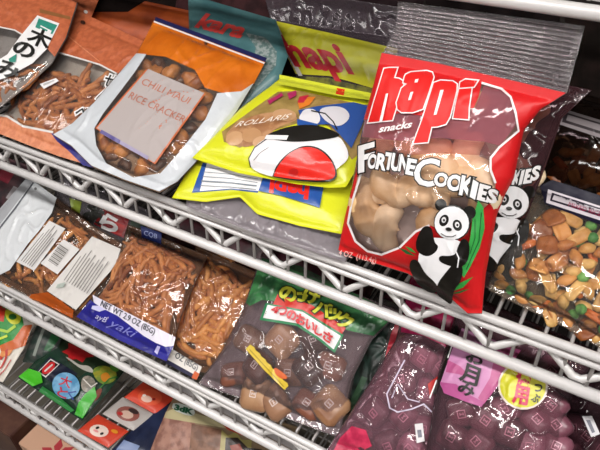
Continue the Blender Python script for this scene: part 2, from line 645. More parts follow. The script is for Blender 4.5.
# --- far left: salmon-headed bag
a_bag = Bag('snack_bag', 'salmon-topped clear bag of brown sticks with a black and teal brush-lettered strip, far left', 'snack bag', 1, 0.0, 0.040, 30,
            [(-31, -49), (78, 3)], [(78, 3), (67, 38), (52, 64), (30, 84), (-5, 112)], [(-120, 60), (-5, 112)], [(-31, -49), (-120, 60)],
            CLEAR, SILVER, bf=0.018, bb=0.006)
fill_sticks(a_bag, [(-40, 62), (0, 68), (46, 66), (28, 82), (4, 102), (-25, 95)], 26, 22, STICKS, 'brown cracker stick in the far left salmon-topped bag', 'cracker sticks in the far left bag')
a_bag.prints('printed_header', [
    ([(-31, -49), (77, 3), (66, 38), (55, 57), (45, 46), (34, 40), (25, 36), (15, 30), (0, 27), (-60, 10)], SALMON),
    ([(40, 9), (71, 17), (70, 20), (40, 13)], ink('#8a5a34')),
    (stroke([(-60, 11), (0, 27.5), (15, 30.5), (26, 37), (34, 42)], 1.4), OFFWHITE)])
a_bag.prints('brush_lettering', [
    ([(38, 16), (60, 24), (47, 50), (33, 64), (22, 70), (8, 78), (-6, 82), (-10, 66), (8, 55), (20, 38)], WHITE),
    ([(39.5, 19), (58, 26), (53, 35), (36, 28)], TEALC),
    (T('E', (52, 31.5), (-10, -5), (-2.5, 6), 0.02), WHITE),
    (T('木', (28, 41), (20, 8.5), (6.5, -14), 0.03), BLACK),
    (T('の', (13, 52.5), (19, 7.5), (5.5, -12), 0.035), BLACK),
    ([(10, 60), (18, 55), (17, 63), (11, 64)], TEALC),
    (T('み', (-4, 73), (22, 7), (5, -13), 0.03), BLACK)])

# --- salmon bag behind the strip bag
b_bag = Bag('snack_bag', 'salmon-topped stick bag with small hang hole and purple crescent at its base', 'snack bag', 1, 0.0, 0.014, 30,
            [(76, 10), (143, 41), (185, 62)], [(185, 62), (112, 172)], [(-8, 131), (40, 150), (112, 172)], [(76, 10), (-8, 131)],
            CLEAR, ink('#aaa29c', rough=.35), bf=0.014, bb=0.006)
fill_sticks(b_bag, [(24, 84), (52, 74), (99, 84), (98, 98), (80, 122), (54, 133), (30, 124), (8, 112)], 56, 50, STICKS, 'brown cracker stick in the bag with the purple crescent', 'cracker sticks in the purple crescent bag', sc=1.2)
b_bag.prints('printed_header', [
    ([(76, 10), (143, 41), (184, 62), (172, 88), (140, 82), (117, 73), (100, 64), (80, 58), (56, 51)], SALMON),
    (stroke([(68, 36), (100, 62)], 1.0), SALMON_L),  # pale line painted for a crease catching light
    (stroke([(56, 52), (80, 59), (100, 65), (117, 74)], 1.6), OFFWHITE),
    (ell(83.5, 23, 2.6, 2.0, 30), ink('#3a2018'))])
b_bag.prints('printed_base', [
    ([(-8, 115), (8, 117), (24, 127), (54, 134), (70, 146), (90, 166), (60, 157), (30, 146), (-8, 131)], SALMON_L),
    (stroke([(-8, 115), (8, 117), (24, 127), (54, 133)], 2.2), OFFWHITE),
    ([(52, 134), (57, 135), (74, 147), (88, 160), (96, 169), (84, 166), (70, 152), (58, 142)], PURPLE)])
b_bag.prints('price_sticker', [([(41, 85), (57, 79), (60, 82), (45, 90)], WHITE), ([(44, 85), (55, 81), (56, 82), (45, 87)], ink('#b8b4b4'))], 'small white price sticker')
b_bag.prints('side_lettering', [
    (T('せ', (104, 86), (11, 4), (5, -11), 0.12), WHITE), (T('せ', (104, 86), (11, 4), (5, -11), 0.02), BLACK),
    (T('ん', (98, 100), (11, 4), (5, -11), 0.12), WHITE), (T('ん', (98, 100), (11, 4), (5, -11), 0.02), BLACK),
    (T('べ', (76, 118), (11, 4), (5, -11), 0.12), WHITE), (T('べ', (76, 118), (11, 4), (5, -11), 0.02), BLACK)])

# --- white and orange bag of round rice crackers
c_bag = Bag('snack_bag', 'white bag with orange navy-edged header and a large paper label hand-stamped in red', 'snack bag', 1, 0.0, 0.039, 30,
            [(156, 17), (267, 58)], [(267, 58), (254, 84), (237, 112), (208, 150), (178, 182), (160, 193)],
            [(53, 135), (72, 147), (92, 167), (125, 181), (160, 193)], [(156, 17), (146, 37), (137, 55), (118, 76), (95, 103), (73, 124), (53, 135)],
            CLEAR, ink('#8a6c54', rough=.4), bf=0.022, bb=0.006, wr=0.0018, wf=30, n=56)
def ball_mesh(r, mat, lump=0.12, name='rice_cracker', sq=(1, 1, 1), sub=2):
    bm = bmesh.new()
    bmesh.ops.create_icosphere(bm, subdivisions=sub, radius=r)
    s = random.random() * 50
    for v in bm.verts:
        k = 1 + lump * noise.noise(v.co * (1.1 / r) + Vector((s, 0, 0)))
        v.co = Vector((v.co.x * sq[0], v.co.y * sq[1], v.co.z * sq[2])) * k
    me = bpy.data.meshes.new(name)
    bm.to_mesh(me); bm.free()
    me.materials.append(mat)
    me.polygons.foreach_set('use_smooth', [True] * len(me.polygons))
    return me
NUTM = food('#8a4618', '#c8823e', 0.35)
NUTD = food('#3c1f12', '#7d4a28', 0.35)
NUTS = [ball_mesh(0.0095 + 0.001 * k, NUTM if k % 2 else NUTD, 0.55, 'rice_cracker', (1.2, .9, .75)) for k in range(4)]
win_c = [(148, 54), (190, 70), (215, 92), (204, 118), (178, 152), (160, 172), (135, 176), (108, 163), (97, 145), (96, 128), (122, 94)]
for px, py in spots(grow(win_c, -5), 62):
    hh = local_h(c_bag, px, py)
    put(c_bag, random.choice(NUTS), px, py, max(hh - 0.0145, -0.002), random.random() * 6, 0, 'rice_cracker', 'round brown rice cracker in the bag with the stamped paper label', 'rice cracker', 'rice crackers in the stamped-label bag')
c_bag.prints('printed_header', [
    ([(154.5, 20), (266, 61), (254, 84), (242, 92), (222, 93), (205, 88), (195, 70), (166, 57), (137, 54), (146, 37)], ORANGE),
    ([(156, 17.3), (267, 58.3), (265.5, 62.5), (154.5, 21)], NAVY),
    (stroke([(154.3, 22), (264.8, 63.8)], 1.6), OFFWHITE),
    (ell(206, 44, 2.2, 1.3, 20), ink('#4a2206'))])
c_bag.prints('printed_sides', [
    ([(137, 54), (147, 55), (136, 72), (121, 92), (104, 114), (95, 129), (97, 146), (107, 164), (134, 178), (161, 174), (180, 153), (206, 120), (218, 94), (242, 92),
      (254, 84), (237, 112), (208, 150), (178, 182), (160, 192), (125, 180), (92, 166), (72, 146), (54, 135), (73, 124), (95, 103), (118, 76)], ink('#c9ccd1', rough=0.2))])
c_bag.prints('paper_label', [
    ([(147, 70), (206, 95), (156, 165), (96, 129)], ink('#c9673a')),
    ([(149, 70), (205, 94), (155, 163.5), (98, 129)], paper('#ada2a0')),
    (T('CHILI MAUI', (141.5, 85), (47, 20), (4, -5.8)), ink('#b5694f')),
    (T('RICE CRACKER', (129, 99), (55, 25), (4, -6)), ink('#b0654c')),
    ([(103, 131), (150, 157.5), (149, 161), (101, 134)], ink('#9d93b0')),
    ([(103, 131), (122, 141.5), (121, 145), (101, 134)], ink('#5b518c'))], 'pale paper label stamped with two red lines')

# --- dark bags behind
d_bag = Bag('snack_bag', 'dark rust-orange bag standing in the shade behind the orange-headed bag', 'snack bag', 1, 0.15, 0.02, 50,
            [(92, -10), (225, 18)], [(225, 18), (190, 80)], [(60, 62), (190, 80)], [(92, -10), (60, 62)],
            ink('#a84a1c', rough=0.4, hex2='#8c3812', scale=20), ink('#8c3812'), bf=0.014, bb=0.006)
d_bag.prints('shade_corner', [([(93, -8), (150, -2), (128, 12), (92, 12), (88, 2)], ink('#140c0a', rough=.8, spec=.1))])  # black patch, shade at the back painted onto the top corner
d2_bag = Bag('snack_bag', 'salmon bag corner peeking out behind the far left strip bag', 'snack bag', 1, 0.112, 0.05, 38,
             [(10, -60), (101, -6)], [(101, -6), (92, 16), (60, 60)], [(-40, 20), (60, 60)], [(10, -60), (-40, 20)],
             SALMON, SILVER, bf=0.010, bb=0.004)
d2_bag.prints('hang_tab', [(ell(86, 12, 2.2, 1.6, 30), OFFWHITE)])
e_bag = Bag('snack_bag', 'dull teal bag with red slanted lettering tucked between orange-headed and yellow bags', 'snack bag', 1, 0.0, 0.010, 31,
            [(188, -6), (276, 20)], [(276, 20), (288, 56), (280, 78), (241, 114), (215, 140), (188, 168)], [(168, 136), (188, 168)], [(188, -6), (190, 70), (168, 136)],
            ink('#4c7477', rough=0.35, hex2='#3c6266', scale=18), SILVER, bf=0.014, bb=0.004)
e_bag.prints('printed_panel', [
    ([(246, 33), (266, 38), (277, 52), (276, 66), (262, 82), (246, 100), (228, 116), (220, 112), (240, 88), (252, 66), (256, 48)], ink('#8f9896', hex2='#59706e', scale=220)),
    (T('kara', (196, 27), (44, 11), (9, -13), 0.04, 0.1), ink('#c8403c')),
    ([(224, 100), (236, 86), (246, 72), (250, 76), (240, 92), (228, 106)], ink('#48443a', hex2='#2c2a24', scale=300))])
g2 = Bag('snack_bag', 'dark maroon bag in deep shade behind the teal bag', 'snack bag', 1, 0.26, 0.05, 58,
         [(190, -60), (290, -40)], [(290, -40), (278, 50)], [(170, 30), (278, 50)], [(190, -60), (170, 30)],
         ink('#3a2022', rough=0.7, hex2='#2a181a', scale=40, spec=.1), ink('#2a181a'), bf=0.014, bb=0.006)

# --- yellow bag standing behind
f_bag = Bag('snack_bag', 'clear-topped yellow bag with big red lettering standing behind the cartoon bag', 'snack bag', 1, 0.20, 0.03, 62,
            [(262, -14), (420, 10)], [(420, 10), (398, 110)], [(305, 96), (398, 110)], [(262, -14), (270, 18), (285, 52), (305, 96)],
            film('#b0a4aa', 0.3, '#6a5e66', 0.9), film('#bdb0b4', 0.3, '#6d6068', .5), bf=0.016, bb=0.006, seal=(0.05, 0.3))
f_bag.prints('printed_panel', [
    ([(271, 20), (330, 33), (398, 49), (392, 84), (372, 88), (352, 82), (330, 76), (296, 74), (284, 50)], ink('#cdc832', rough=0.28)),
    ([(300, 76), (330, 78), (352, 84), (372, 88), (392, 84), (388, 104), (302, 96)], ink('#7d7c3a', hex2='#4c4a34', scale=70)),
    ([(271, 20), (276, 21), (303, 76), (299, 76), (284, 50)], OFFWHITE)])
f_bag.prints('red_lettering', [(T('hapi', (296, 65), (57, 8), (-17, -29), 0.04), ink('#c02a36', rough=0.3))])

# --- clear bag under the yellow ones
m_bag = Bag('snack_bag', 'crinkled clear lavender-grey bag squashed flat beneath the lower yellow bag', 'snack bag', 1, 0.008, 0.012, 10,
            [(188, 176), (350, 214)], [(350, 214), (346, 262)], [(186, 206), (262, 236), (346, 262)], [(188, 176), (186, 206)],
            film('#dcd2d6', 0.4, '#c4bac0', 1.4, 0.07), film('#b8acb0', 0.6, '#6d6268', .5), bf=0.008, bb=0.004, wr=0.0034, pleat=0.005)

# --- lower yellow bag, back to front
h_bag = Bag('snack_bag', 'yellow bag turned upside down showing white nutrition panel and blue lettered patch', 'snack bag', 1, 0.0, 0.026, 22,
            [(203, 142), (300, 165), (366, 182)], [(366, 182), (358, 206), (341, 234)], [(172, 198), (205, 202), (240, 197), (257, 214), (300, 226), (341, 234)], [(203, 142), (188, 170), (172, 198)],
            YELLOW, OFFWHITE, bf=0.012, bb=0.005, wr=0.0018, wf=30)
h_bag.prints('nutrition_panel', [
    ([(203, 163), (262, 176), (258, 193), (232, 190), (192, 193)], BLUE),
    ([(207, 163.5), (263, 176), (259, 191.5), (232, 189), (200, 191.5)], WHITE)] +
    [(stroke([(205 - 1.1 * k, 168 + 4.6 * k), (232, 170.5 + 4.4 * k), (259 - .6 * k, 176 + 3.6 * k)], 0.6 if k != 3 else 1.3), ink('#77808a')) for k in range(5)] )
h_bag.prints('blue_patch', [
    ([(264, 178), (324, 188), (320, 209), (308, 205), (282, 197), (259, 192)], BLUE),
    (T('hapi', (309, 187), (-37, -5.5), (-1.5, 13), 0.05), LRED)])

# --- yellow cartoon bag
g_bag = Bag('snack_bag', 'yellow bag with a big white cartoon head and round red mouth', 'snack bag', 1, 0.0, 0.052, 24,
            [(281, 78), (369, 96), (388, 101)], [(388, 101), (370, 145), (346, 187)], [(192, 158), (238, 173), (296, 184), (330, 188), (346, 187)], [(281, 78), (240, 110), (192, 158)],
            YELLOW, OFFWHITE, bf=0.018, bb=0.006, wr=0.0017, wf=34)
BEI = ink('#b98a62', rough=0.35, hex2='#a06e48', scale=60)
g_bag.prints('printed_picture', [
    ([(278, 92), (300, 91), (362, 105), (384, 104), (368, 146), (352, 160), (330, 128), (316, 118), (270, 132), (240, 148), (224, 142), (222, 132), (258, 106)], ink('#a88a52', hex2='#8d7440', scale=40)),
    (smooth_poly([(232, 127), (246, 118), (270, 112), (292, 114), (300, 120), (276, 128), (268, 138), (250, 148), (236, 146), (224, 138)]), BEI),
    (ell(235, 139, 9, 7, -20), ink('#c79a70')), (ell(252, 136, 10, 7, -10), ink('#b88a60')), (ell(262, 143, 9, 6, -10), ink('#c99c74')),
    (ell(285, 116, 12, 6, 5), ink('#c0946c')),
    ([(298, 103), (308, 98), (316, 98), (310, 106), (300, 110)], ink('#d8782a')), ([(300, 98), (310, 96), (304, 104), (298, 104)], ink('#b8283c')),
    ([(268, 102), (276, 98), (282, 94), (284, 97), (274, 103), (270, 106)], ink('#a82c5a')),
    ([(288, 95), (297, 92), (297, 97), (290, 101)], ink('#a82c5a'))])
g_bag.prints('cartoon_head', [
    ([(299, 112), (318, 108), (354, 104), (370, 108), (362, 128), (352, 150), (340, 136), (330, 126), (304, 127)], ink('#2e4f94')),
    (smooth_poly([(300, 118), (306, 110), (318, 112), (322, 122), (316, 128), (300, 122)]), ink('#d9d5d8')),
    ([(298, 121), (318, 126), (318, 130), (298, 127)], BLUE),
    (smooth_poly([(318, 112), (332, 108), (346, 110), (352, 120), (340, 130), (326, 124)]), ink('#cfcacf')),
    (stroke([(312, 113), (326, 116), (334, 124), (338, 132)], 1.2), BLACK),
    (smooth_poly([(250, 160), (256, 148), (272, 138), (300, 134), (338, 136), (348, 150), (350, 162), (336, 172), (332, 184), (278, 181), (252, 172)]), ink('#e6e2e4')),
    (stroke([(252, 170), (250, 161), (256, 150), (270, 140)], 1.0), BLACK),
    (stroke([(255, 163), (262, 155), (270, 150)], 0.6), ink('#77706f')),
    (smooth_poly([(266, 138), (290, 129), (316, 127), (338, 135), (342, 140), (314, 144), (292, 145), (272, 142)]), BLACK),
    ([(268, 138), (290, 138.5), (288, 143), (266, 142)], WHITE),
    (smooth_poly([(274, 179), (278, 168), (290, 155), (306, 148), (322, 151), (334, 163), (340, 180), (330, 186), (296, 184), (274, 180)]), BLACK),
    (smooth_poly([(275, 179), (280, 168), (291, 156), (306, 149.5), (321, 152.5), (333, 164), (338, 179), (329, 184), (297, 182.5), (276, 179.5)]), LRED),
    (ell(295, 176, 5, 4, -20), ink('#b81c1a'))])
g_bag.prints('top_strip', [
    ([(281, 78.5), (369, 96.5), (386, 101), (384, 107), (366, 103.5), (340, 100), (281, 88)], ink('#d2d63a', rough=0.28)),
    ([(338, 92), (346, 93.5), (345, 99.5), (337, 98)], LRED)])
g_bag.prints('white_lettering', [(T('ROLLARIS', (237, 131), (52, -8), (5, -5.5), 0.0, 0.1), ink('#e8dcd0'))])

# --- red fortune cookie bag
COOK = food('#e2bb86', '#fbe6c2', 0.45, 40, 0.3)
def cookie_mesh(r=0.017, name='fortune_cookie'):
    vs, fs = [], []
    N, Mq = 18, 14
    for i in range(N + 1):
        t = -1.75 + 3.5 * i / N
        c = Vector((math.sin(t) * r, -math.cos(t) * r * 0.9, 0))
        e1 = Vector((math.sin(t), -math.cos(t), 0))
        s = math.cos(t / 1.75 * math.pi / 2)
        rad = r * (0.16 + 0.70 * max(s, 0) ** 0.55)
        for j in range(Mq):
            w = 2 * math.pi * j / Mq
            k = 1.0 + 0.22 * max(0, -math.cos(w)) ** 6
            pinch = 1 - 0.28 * math.exp(-(t / 0.25) ** 2) * max(0, math.cos(w))
            vs.append(c + (e1 * math.cos(w) * k * pinch + Vector((0, 0, 1)) * math.sin(w) * 0.72) * rad)
    for i in range(N):
        for j in range(Mq):
            fs.append((i * Mq + j, i * Mq + (j + 1) % Mq, (i + 1) * Mq + (j + 1) % Mq, (i + 1) * Mq + j))
    fs += [tuple(range(Mq - 1, -1, -1)), tuple(N * Mq + j for j in range(Mq))]
    return mesh_from(name, vs, fs, [COOK])
COOKIE = [cookie_mesh(0.0185), cookie_mesh(0.021)]

RBF = film('#fbf4f4', 0.02, '#e8d4d8', 1.1, 0.06, 0.55, 45)
RL = [(382, 52), (374, 84), (363, 130), (352, 188), (345, 218), (338, 250)]
RR = [(567, 93), (541, 109), (524, 130), (514, 178), (505, 195), (497, 215), (486, 273), (482, 314)]
r_bag = Bag('cookie_bag', 'large red bag of fortune cookies with panda picture, hanging over the front rail', 'cookie bag', 1, -0.013, 0.012, 60,
            [(382, 52), (440, 63), (567, 93)], RR, [(338, 250), (360, 259), (408, 274), (450, 298), (468, 314), (482, 314)], RL,
            RBF, film('#e8dcd8', 0.7, '#d8c8c0', .3), bf=0.030, bb=0.014, n=96, wr=0.0011, wf=36, pleat=0.0015, seal=(0.03, 0.06))
ck = [(380, 208, 1, 1.3), (398, 178, 0, 2.0), (420, 206, 1, -.6), (398, 230, 0, .8), (452, 162, 1, 2.2), (480, 160, 0, .9), (424, 172, 1, 3.3), (466, 190, 1, 4.4), (378, 178, 0, 2.6), (445, 230, 0, 1.1), (474, 122, 0, .3), (428, 132, 1, 2), (396, 146, 0, .4)]
for px, py, k, a in ck:
    hh = local_h(r_bag, px, py)
    hh = min([hh] + [(local_h(r_bag, px + 22 * math.cos(z), py + 22 * math.sin(z)) or 0) for z in (0, .8, 1.6, 2.4, 3.1, 3.9, 4.7, 5.5)])
    put(r_bag, COOKIE[k], px, py, hh - 0.0145, a, .1, 'fortune_cookie', 'tan folded fortune cookie inside the large red panda bag', 'fortune cookie', 'fortune cookies in the front red bag')
TINT = film('#d09aa4', 0.42, '#b8747f', 0.9, 0.08, 0.4, 45)
TINT2 = film('#ecd0d2', 0.06, '#c89aa0', 0.5, 0.08, 0.4, 45)
r_bag.prints('tinted_window', [
    ([(367, 110), (400, 112), (440, 116), (475, 108), (484, 86), (502, 90), (512, 98), (516, 125), (500, 146), (486, 142), (440, 138), (400, 141), (362, 137)], TINT),
    ([(362, 137.5), (400, 141.5), (440, 138.5), (486, 142.5), (492, 156), (440, 153), (400, 156), (372, 158), (357, 164)], TINT2)])
r_bag.prints('printed_red', [
    ([(382, 53), (440, 64), (566, 93), (541, 109), (524, 130), (514, 178), (505, 195), (497, 215), (486, 273), (482, 313), (468, 313), (450, 297), (446, 270), (460, 236), (480, 212), (495, 198), (496, 182), (492, 168), (491, 158), (500, 147), (519, 131), (516, 112), (511, 97), (502, 89), (482, 83), (479, 96), (474, 108), (450, 112), (425, 116), (400, 113), (380, 117), (364, 120), (374, 84)], RED),
    ([(352, 190), (356, 175), (359, 168), (357, 182), (351, 204), (348, 223), (355, 240), (368, 251), (382, 254), (400, 247), (416, 231), (430, 225), (442, 230), (448, 262), (450, 298), (408, 273), (360, 258), (339, 250), (345, 218)], RED)])
WL = ink('#efe6e6', rough=0.25)
r_bag.prints('window_outline', [
    (stroke([(366, 158), (359, 182), (352, 204), (348.5, 223), (356, 241), (368, 251), (382, 254.5), (400, 247.5), (416, 231.5), (430, 225)], 2.2), WL),
    (stroke([(482, 83), (502, 89), (511, 97), (516, 113), (519, 131), (500, 147), (491, 158), (491, 170), (496, 183)], 2.2), WL)])
def zz(pts, ox=360.0, oy=55.0, s=5.0): return [(ox + x / s, oy + y / s) for x, y in pts]
h_ = zz([(125, 70), (150, 66), (190, 66), (174, 116), (200, 120), (216, 130), (220, 148), (165, 326), (45, 338), (70, 250)])
a_ = zz([(236, 100), (262, 88), (340, 82), (366, 90), (374, 112), (345, 200), (320, 270), (272, 287), (215, 287), (195, 272), (190, 240), (215, 168), (242, 146), (224, 140), (230, 112)])
p_ = zz([(376, 142), (410, 130), (470, 134), (490, 148), (488, 182), (455, 312), (435, 346), (395, 358), (364, 360), (346, 436), (275, 442), (320, 320)])
i_ = zz([(500, 172), (562, 165), (548, 260), (545, 322), (470, 316), (482, 250)])
d_ = zz([(506, 138), (532, 124), (592, 130), (574, 160), (502, 166)])
slits = [zz([(138, 196), (150, 194), (120, 334), (106, 334)]), zz([(285, 124), (302, 122), (296, 140), (281, 141)]), zz([(262, 188), (276, 186), (263, 226), (249, 229)]), zz([(410, 178), (427, 177), (391, 300), (377, 302)])]
r_bag.prints('logo_lettering', [(z, m_) for q in (h_, i_, d_, a_, p_) for z, m_ in ((grow(q, 1.2), WL), (q, ink('#dc2220', rough=0.4, spec=.3)))] + [(q, WL) for q in slits])
r_bag.prints('small_lettering', [
    (T('snacks', (381, 132.5), (32, -5), (1.6, -6.5), 0.03, 0.15), WL)])
r_bag.prints('weight_lettering', [
    (T('4 OZ  (113.4g)', (341, 254), (37, 8), (1, -5.2), 0.01), ink('#f2b8b0'))])
def olet(ch, o, r, u, w=0.05, k=0.03):
    return [(T(ch, o, r, u, k + w), BLACK), (T(ch, o, r, u, k), WHITE)]
let = []
let += olet('F', (362, 172), (14, -4), (0, -25), 0.035, 0.03)
for ch, x, y, w, hgt in (('O', 370, 167, 8, 13), ('R', 379, 168, 8, 14), ('T', 387, 168, 8, 15), ('U', 394, 169, 8, 15), ('N', 402, 170, 8, 15), ('E', 409.5, 173, 7.5, 14)):
    let += olet(ch, (x, y), (w, 1.5), (2.5, -hgt), 0.055, 0.045)
r_bag.prints('name_lettering', let)
let = []
let += olet('C', (417, 185), (23, 0), (3, -26), 0.03, 0.02)
for ch, x, y, w, hgt in (('O', 437, 184, 12, 12), ('O', 450, 188, 13, 14), ('K', 463, 193, 11, 17), ('I', 475, 196, 4, 15), ('E', 481, 198, 9, 14), ('S', 490, 200, 8, 12)):
    let += olet(ch, (x, y), (w, 2.5), (3, -hgt), 0.06, 0.045)
r_bag.prints('cookies_lettering', let)
def pc(pts): return [(330 + x / 3.217, 180 + y / 3.217) for x, y in pts]
def panda(bag, f, small=False):
    W = ink('#e4e2e4', rough=0.3)
    K = BLACK
    E = lambda x, y, a, b, r=0: f(ell(x, y, a, b, r))
    items = []
    if not small:
        items += [(f([(488, 62), (504, 84), (508, 150), (492, 212), (462, 272), (442, 306), (432, 290), (452, 222), (462, 182), (470, 118)]), ink('#3aa04a')),
                  (f(stroke([(498, 100), (490, 190), (450, 280)], 3)), DGREEN), (f(stroke([(478, 120), (478, 180), (462, 230)], 2.4)), DGREEN),
                  (f([(398, 352), (430, 322), (472, 302), (440, 336)]), ink('#2f8a3a')), (f([(400, 356), (440, 344), (462, 340), (430, 354)]), DGREEN),
                  (f([(236, 210), (262, 218), (292, 238), (262, 230)]), DGREEN), (f([(258, 205), (278, 212), (294, 228), (276, 222)]), ink('#2f8a3a'))]
    # outline, then the body
    items += [(E(372, 76, 19, 19), K), (E(462, 100, 20, 21), K), (E(408, 132, 58, 56), K),
              (f(smooth_poly([(318, 180), (350, 178), (440, 184), (444, 230), (420, 262), (400, 300), (372, 335), (330, 318), (298, 268), (306, 215)])), W),
              (f(smooth_poly([(322, 140), (346, 146), (352, 194), (366, 204), (358, 224), (330, 240), (298, 224), (292, 196), (306, 160)])), K),
              (f(smooth_poly([(442, 176), (466, 196), (458, 256), (432, 272), (395, 266), (366, 252), (368, 234), (400, 236), (420, 230), (426, 206)])), K),
              (f(smooth_poly([(280, 246), (302, 248), (322, 290), (358, 320), (366, 348), (340, 354), (306, 332), (284, 300), (272, 270)])), K),
              (f(smooth_poly([(386, 290), (420, 250), (444, 268), (438, 314), (412, 344), (408, 392), (384, 374), (358, 356), (362, 322)])), K),
              (E(408, 132, 54, 52), W),
              (E(384, 124, 14, 19, 25), K), (E(426, 139, 14, 18, -20), K), (E(384, 122, 7, 9, 10), W), (E(426, 137, 7, 9, -10), W), (E(385, 123, 3.4, 4.2), K), (E(427, 138, 3.4, 4.2), K),
              (E(400, 151, 10, 6, 10), K), (f(stroke([(376, 164), (392, 173), (412, 174), (424, 168)], 2.6)), K),
              (f(stroke([(420, 212), (432, 240), (428, 270)], 4)), W)]
    return bag.prints('panda_picture', items, step=2.6)
panda(r_bag, pc)
# clear ribbed hanging header above the red print
hd = Bag('hanging_header', 'x', 'x', 1, -0.013, 0.012, 60,
         [(398, 1), (480, 12), (585, 26)], [(585, 26), (567, 93)], [(383, 53), (440, 64), (567, 93)], [(398, 1), (396, 28), (383, 53)],
         film('#ddd2d6', 0.10, '#e6dce0', 2.2, 0.10, 0.2, 30), film('#ddd2d6', 0.04, '#e6dce0', 1.0, 0.1), bf=0.002, bb=0.0, n=110, wr=0.0002, wf=30, ribs=14)
def adopt(child, parent, name):
    for o in list(child.root.children):
        o.name = name
        o.location = child.org - parent.org
        o.parent = parent.root
    bpy.data.objects.remove(child.root)
adopt(hd, r_bag, 'ribbed_header')

# --- second cookie bag, behind and to the right
j_bag = Bag('cookie_bag', 'second clear panda cookie bag, half hidden behind the right edge of the large red one', 'cookie bag', 1, 0.042, 0.012, 60,
            [(440, 60), (592, 90)], [(592, 90), (562, 118), (548, 160), (528, 214), (498, 266), (494, 290)], [(400, 262), (494, 290)], [(440, 60), (400, 262)],
            film('#b89ca0', 0.22, '#6d4a50', 1.1, 0.07, .6, 45), film('#8a6a70', 0.5, '#4a3034', .5), bf=0.020, bb=0.006, n=56, wr=0.0016, pleat=0.0015)
for px, py, k, a in [(536, 128, 0, .4), (527, 160, 0, 1.8)]:
    hh = local_h(j_bag, px, py) or 0.01
    put(j_bag, COOKIE[k], px, py, min(hh - 0.0195, 0.004), a, .2, 'fortune_cookie', 'tan folded fortune cookie inside the half-hidden second panda bag', 'fortune cookie', 'fortune cookies in the bag behind')
let = []
for ch, x, y, w, hgt in (('K', 512, 186, 8, 15), ('I', 520, 184, 3, 13), ('E', 524, 183, 7, 13), ('S', 531, 180, 7, 13)):
    let += olet(ch, (x, y), (w, -1), (3, -hgt), 0.06, 0.045)
j_bag.prints('cookies_lettering', let)
panda(j_bag, lambda pts: [(330 + x / 3.217 + 56, 180 + y / 3.217 - 19) for x, y in pts], True)
# --- cracker and green pea mix
k_bag = Bag('snack_bag', 'clear bag of mixed rice crackers and green peas at the right end of the shelf', 'snack bag', 1, 0.066, 0.036, 36,
            [(512, 178), (560, 190), (650, 222)], [(650, 222), (640, 372)], [(488, 290), (526, 309), (566, 328), (640, 372)], [(512, 178), (500, 235), (488, 290)],
            film('#fdf8f0', 0.02, '#e8e4e2', 1.0, 0.06, .6, 50), film('#c0b0a0', 0.3, '#8a7a6a', .5), bf=0.024, bb=0.004, n=64, wr=0.0018, pleat=0.002)
MIX1 = food('#9a5a2c', '#cc9354', 0.45); MIX2 = food('#b07c3c', '#dcb878', 0.45); MIX3 = food('#a84a18', '#d8782c', 0.4); PEA = food('#3a7a3c', '#6aa85a', 0.5); MIX4 = food('#7c421e', '#a2622e', 0.4)
def chip_mesh(w, l, c, mat, name='rice_cracker'):
    vs, fs = [], []
    n = 8
    for s in (1, -1):
        for j in range(n + 1):
            for i in range(n + 1):
                u, v = i / n * 2 - 1, j / n * 2 - 1
                rr = max(abs(u), abs(v)); q = math.sqrt(u * u + v * v) or 1
                x, y = u * (rr / q) ** 0.5, v * (rr / q) ** 0.5
                th = 0.0028 * (1 - rr ** 4) + 0.0006
                vs.append(Vector((x * w, y * l, c * x * x + 0.0015 * noise.noise(Vector((x * 2, y * 2, w * 900))) + s * th)))
    W = n + 1
    for j in range(n):
        for i in range(n):
            a = j * W + i
            fs.append((a, a + 1, a + W + 1, a + W)); b = a + W * W
            fs.append((b + W, b + W + 1, b + 1, b))
    ring = [i for i in range(n)] + [j * W + n for j in range(n)] + [n * W + n - i for i in range(n)] + [(n - j) * W for j in range(n)]
    for q in range(len(ring)):
        a, b = ring[q], ring[(q + 1) % len(ring)]
        fs.append((b, a, a + W * W, b + W * W))
    return mesh_from(name, vs, fs, [mat])
CHIPS = [chip_mesh(0.008, 0.0105, 0.004, MIX1), chip_mesh(0.0062, 0.013, 0.003, MIX2), chip_mesh(0.011, 0.011, 0.003, MIX4), chip_mesh(0.0042, 0.011, 0.002, MIX3), ball_mesh(0.0072, MIX2, .35, 'rice_cracker', (1.3, .8, .7)), ball_mesh(0.007, MIX1, .35, 'rice_cracker', (1.5, .8, .7))]
PEAM = ball_mesh(0.0058, PEA, .12, 'green_pea')
kwin = [(516, 222), (560, 212), (610, 232), (640, 250), (634, 350), (600, 338), (560, 320), (524, 302), (498, 284), (504, 250)]
UND_MIX = []
for lay in (0, 1):
    for q, (px, py) in enumerate(spots(kwin, 46 if lay == 0 else 56)):
        hh = local_h(k_bag, px, py) or 0.012
        me = random.choice(CHIPS + [CHIPS[1], CHIPS[4], CHIPS[4]]) if q % 7 else PEAM
        nm = 'green_pea' if me is PEAM else 'rice_cracker'
        put(k_bag, me, px, py, max(hh - 0.008 - (0.008 if lay == 0 else 0.0), -0.003), random.random() * 6, random.uniform(-.4, .4), nm,
            'small round green pea cracker in the mixed cracker bag' if me is PEAM else 'golden brown rice cracker piece in the mixed cracker bag',
            'pea' if me is PEAM else 'rice cracker', 'green peas in the mixed bag' if me is PEAM else 'cracker pieces in the mixed bag')
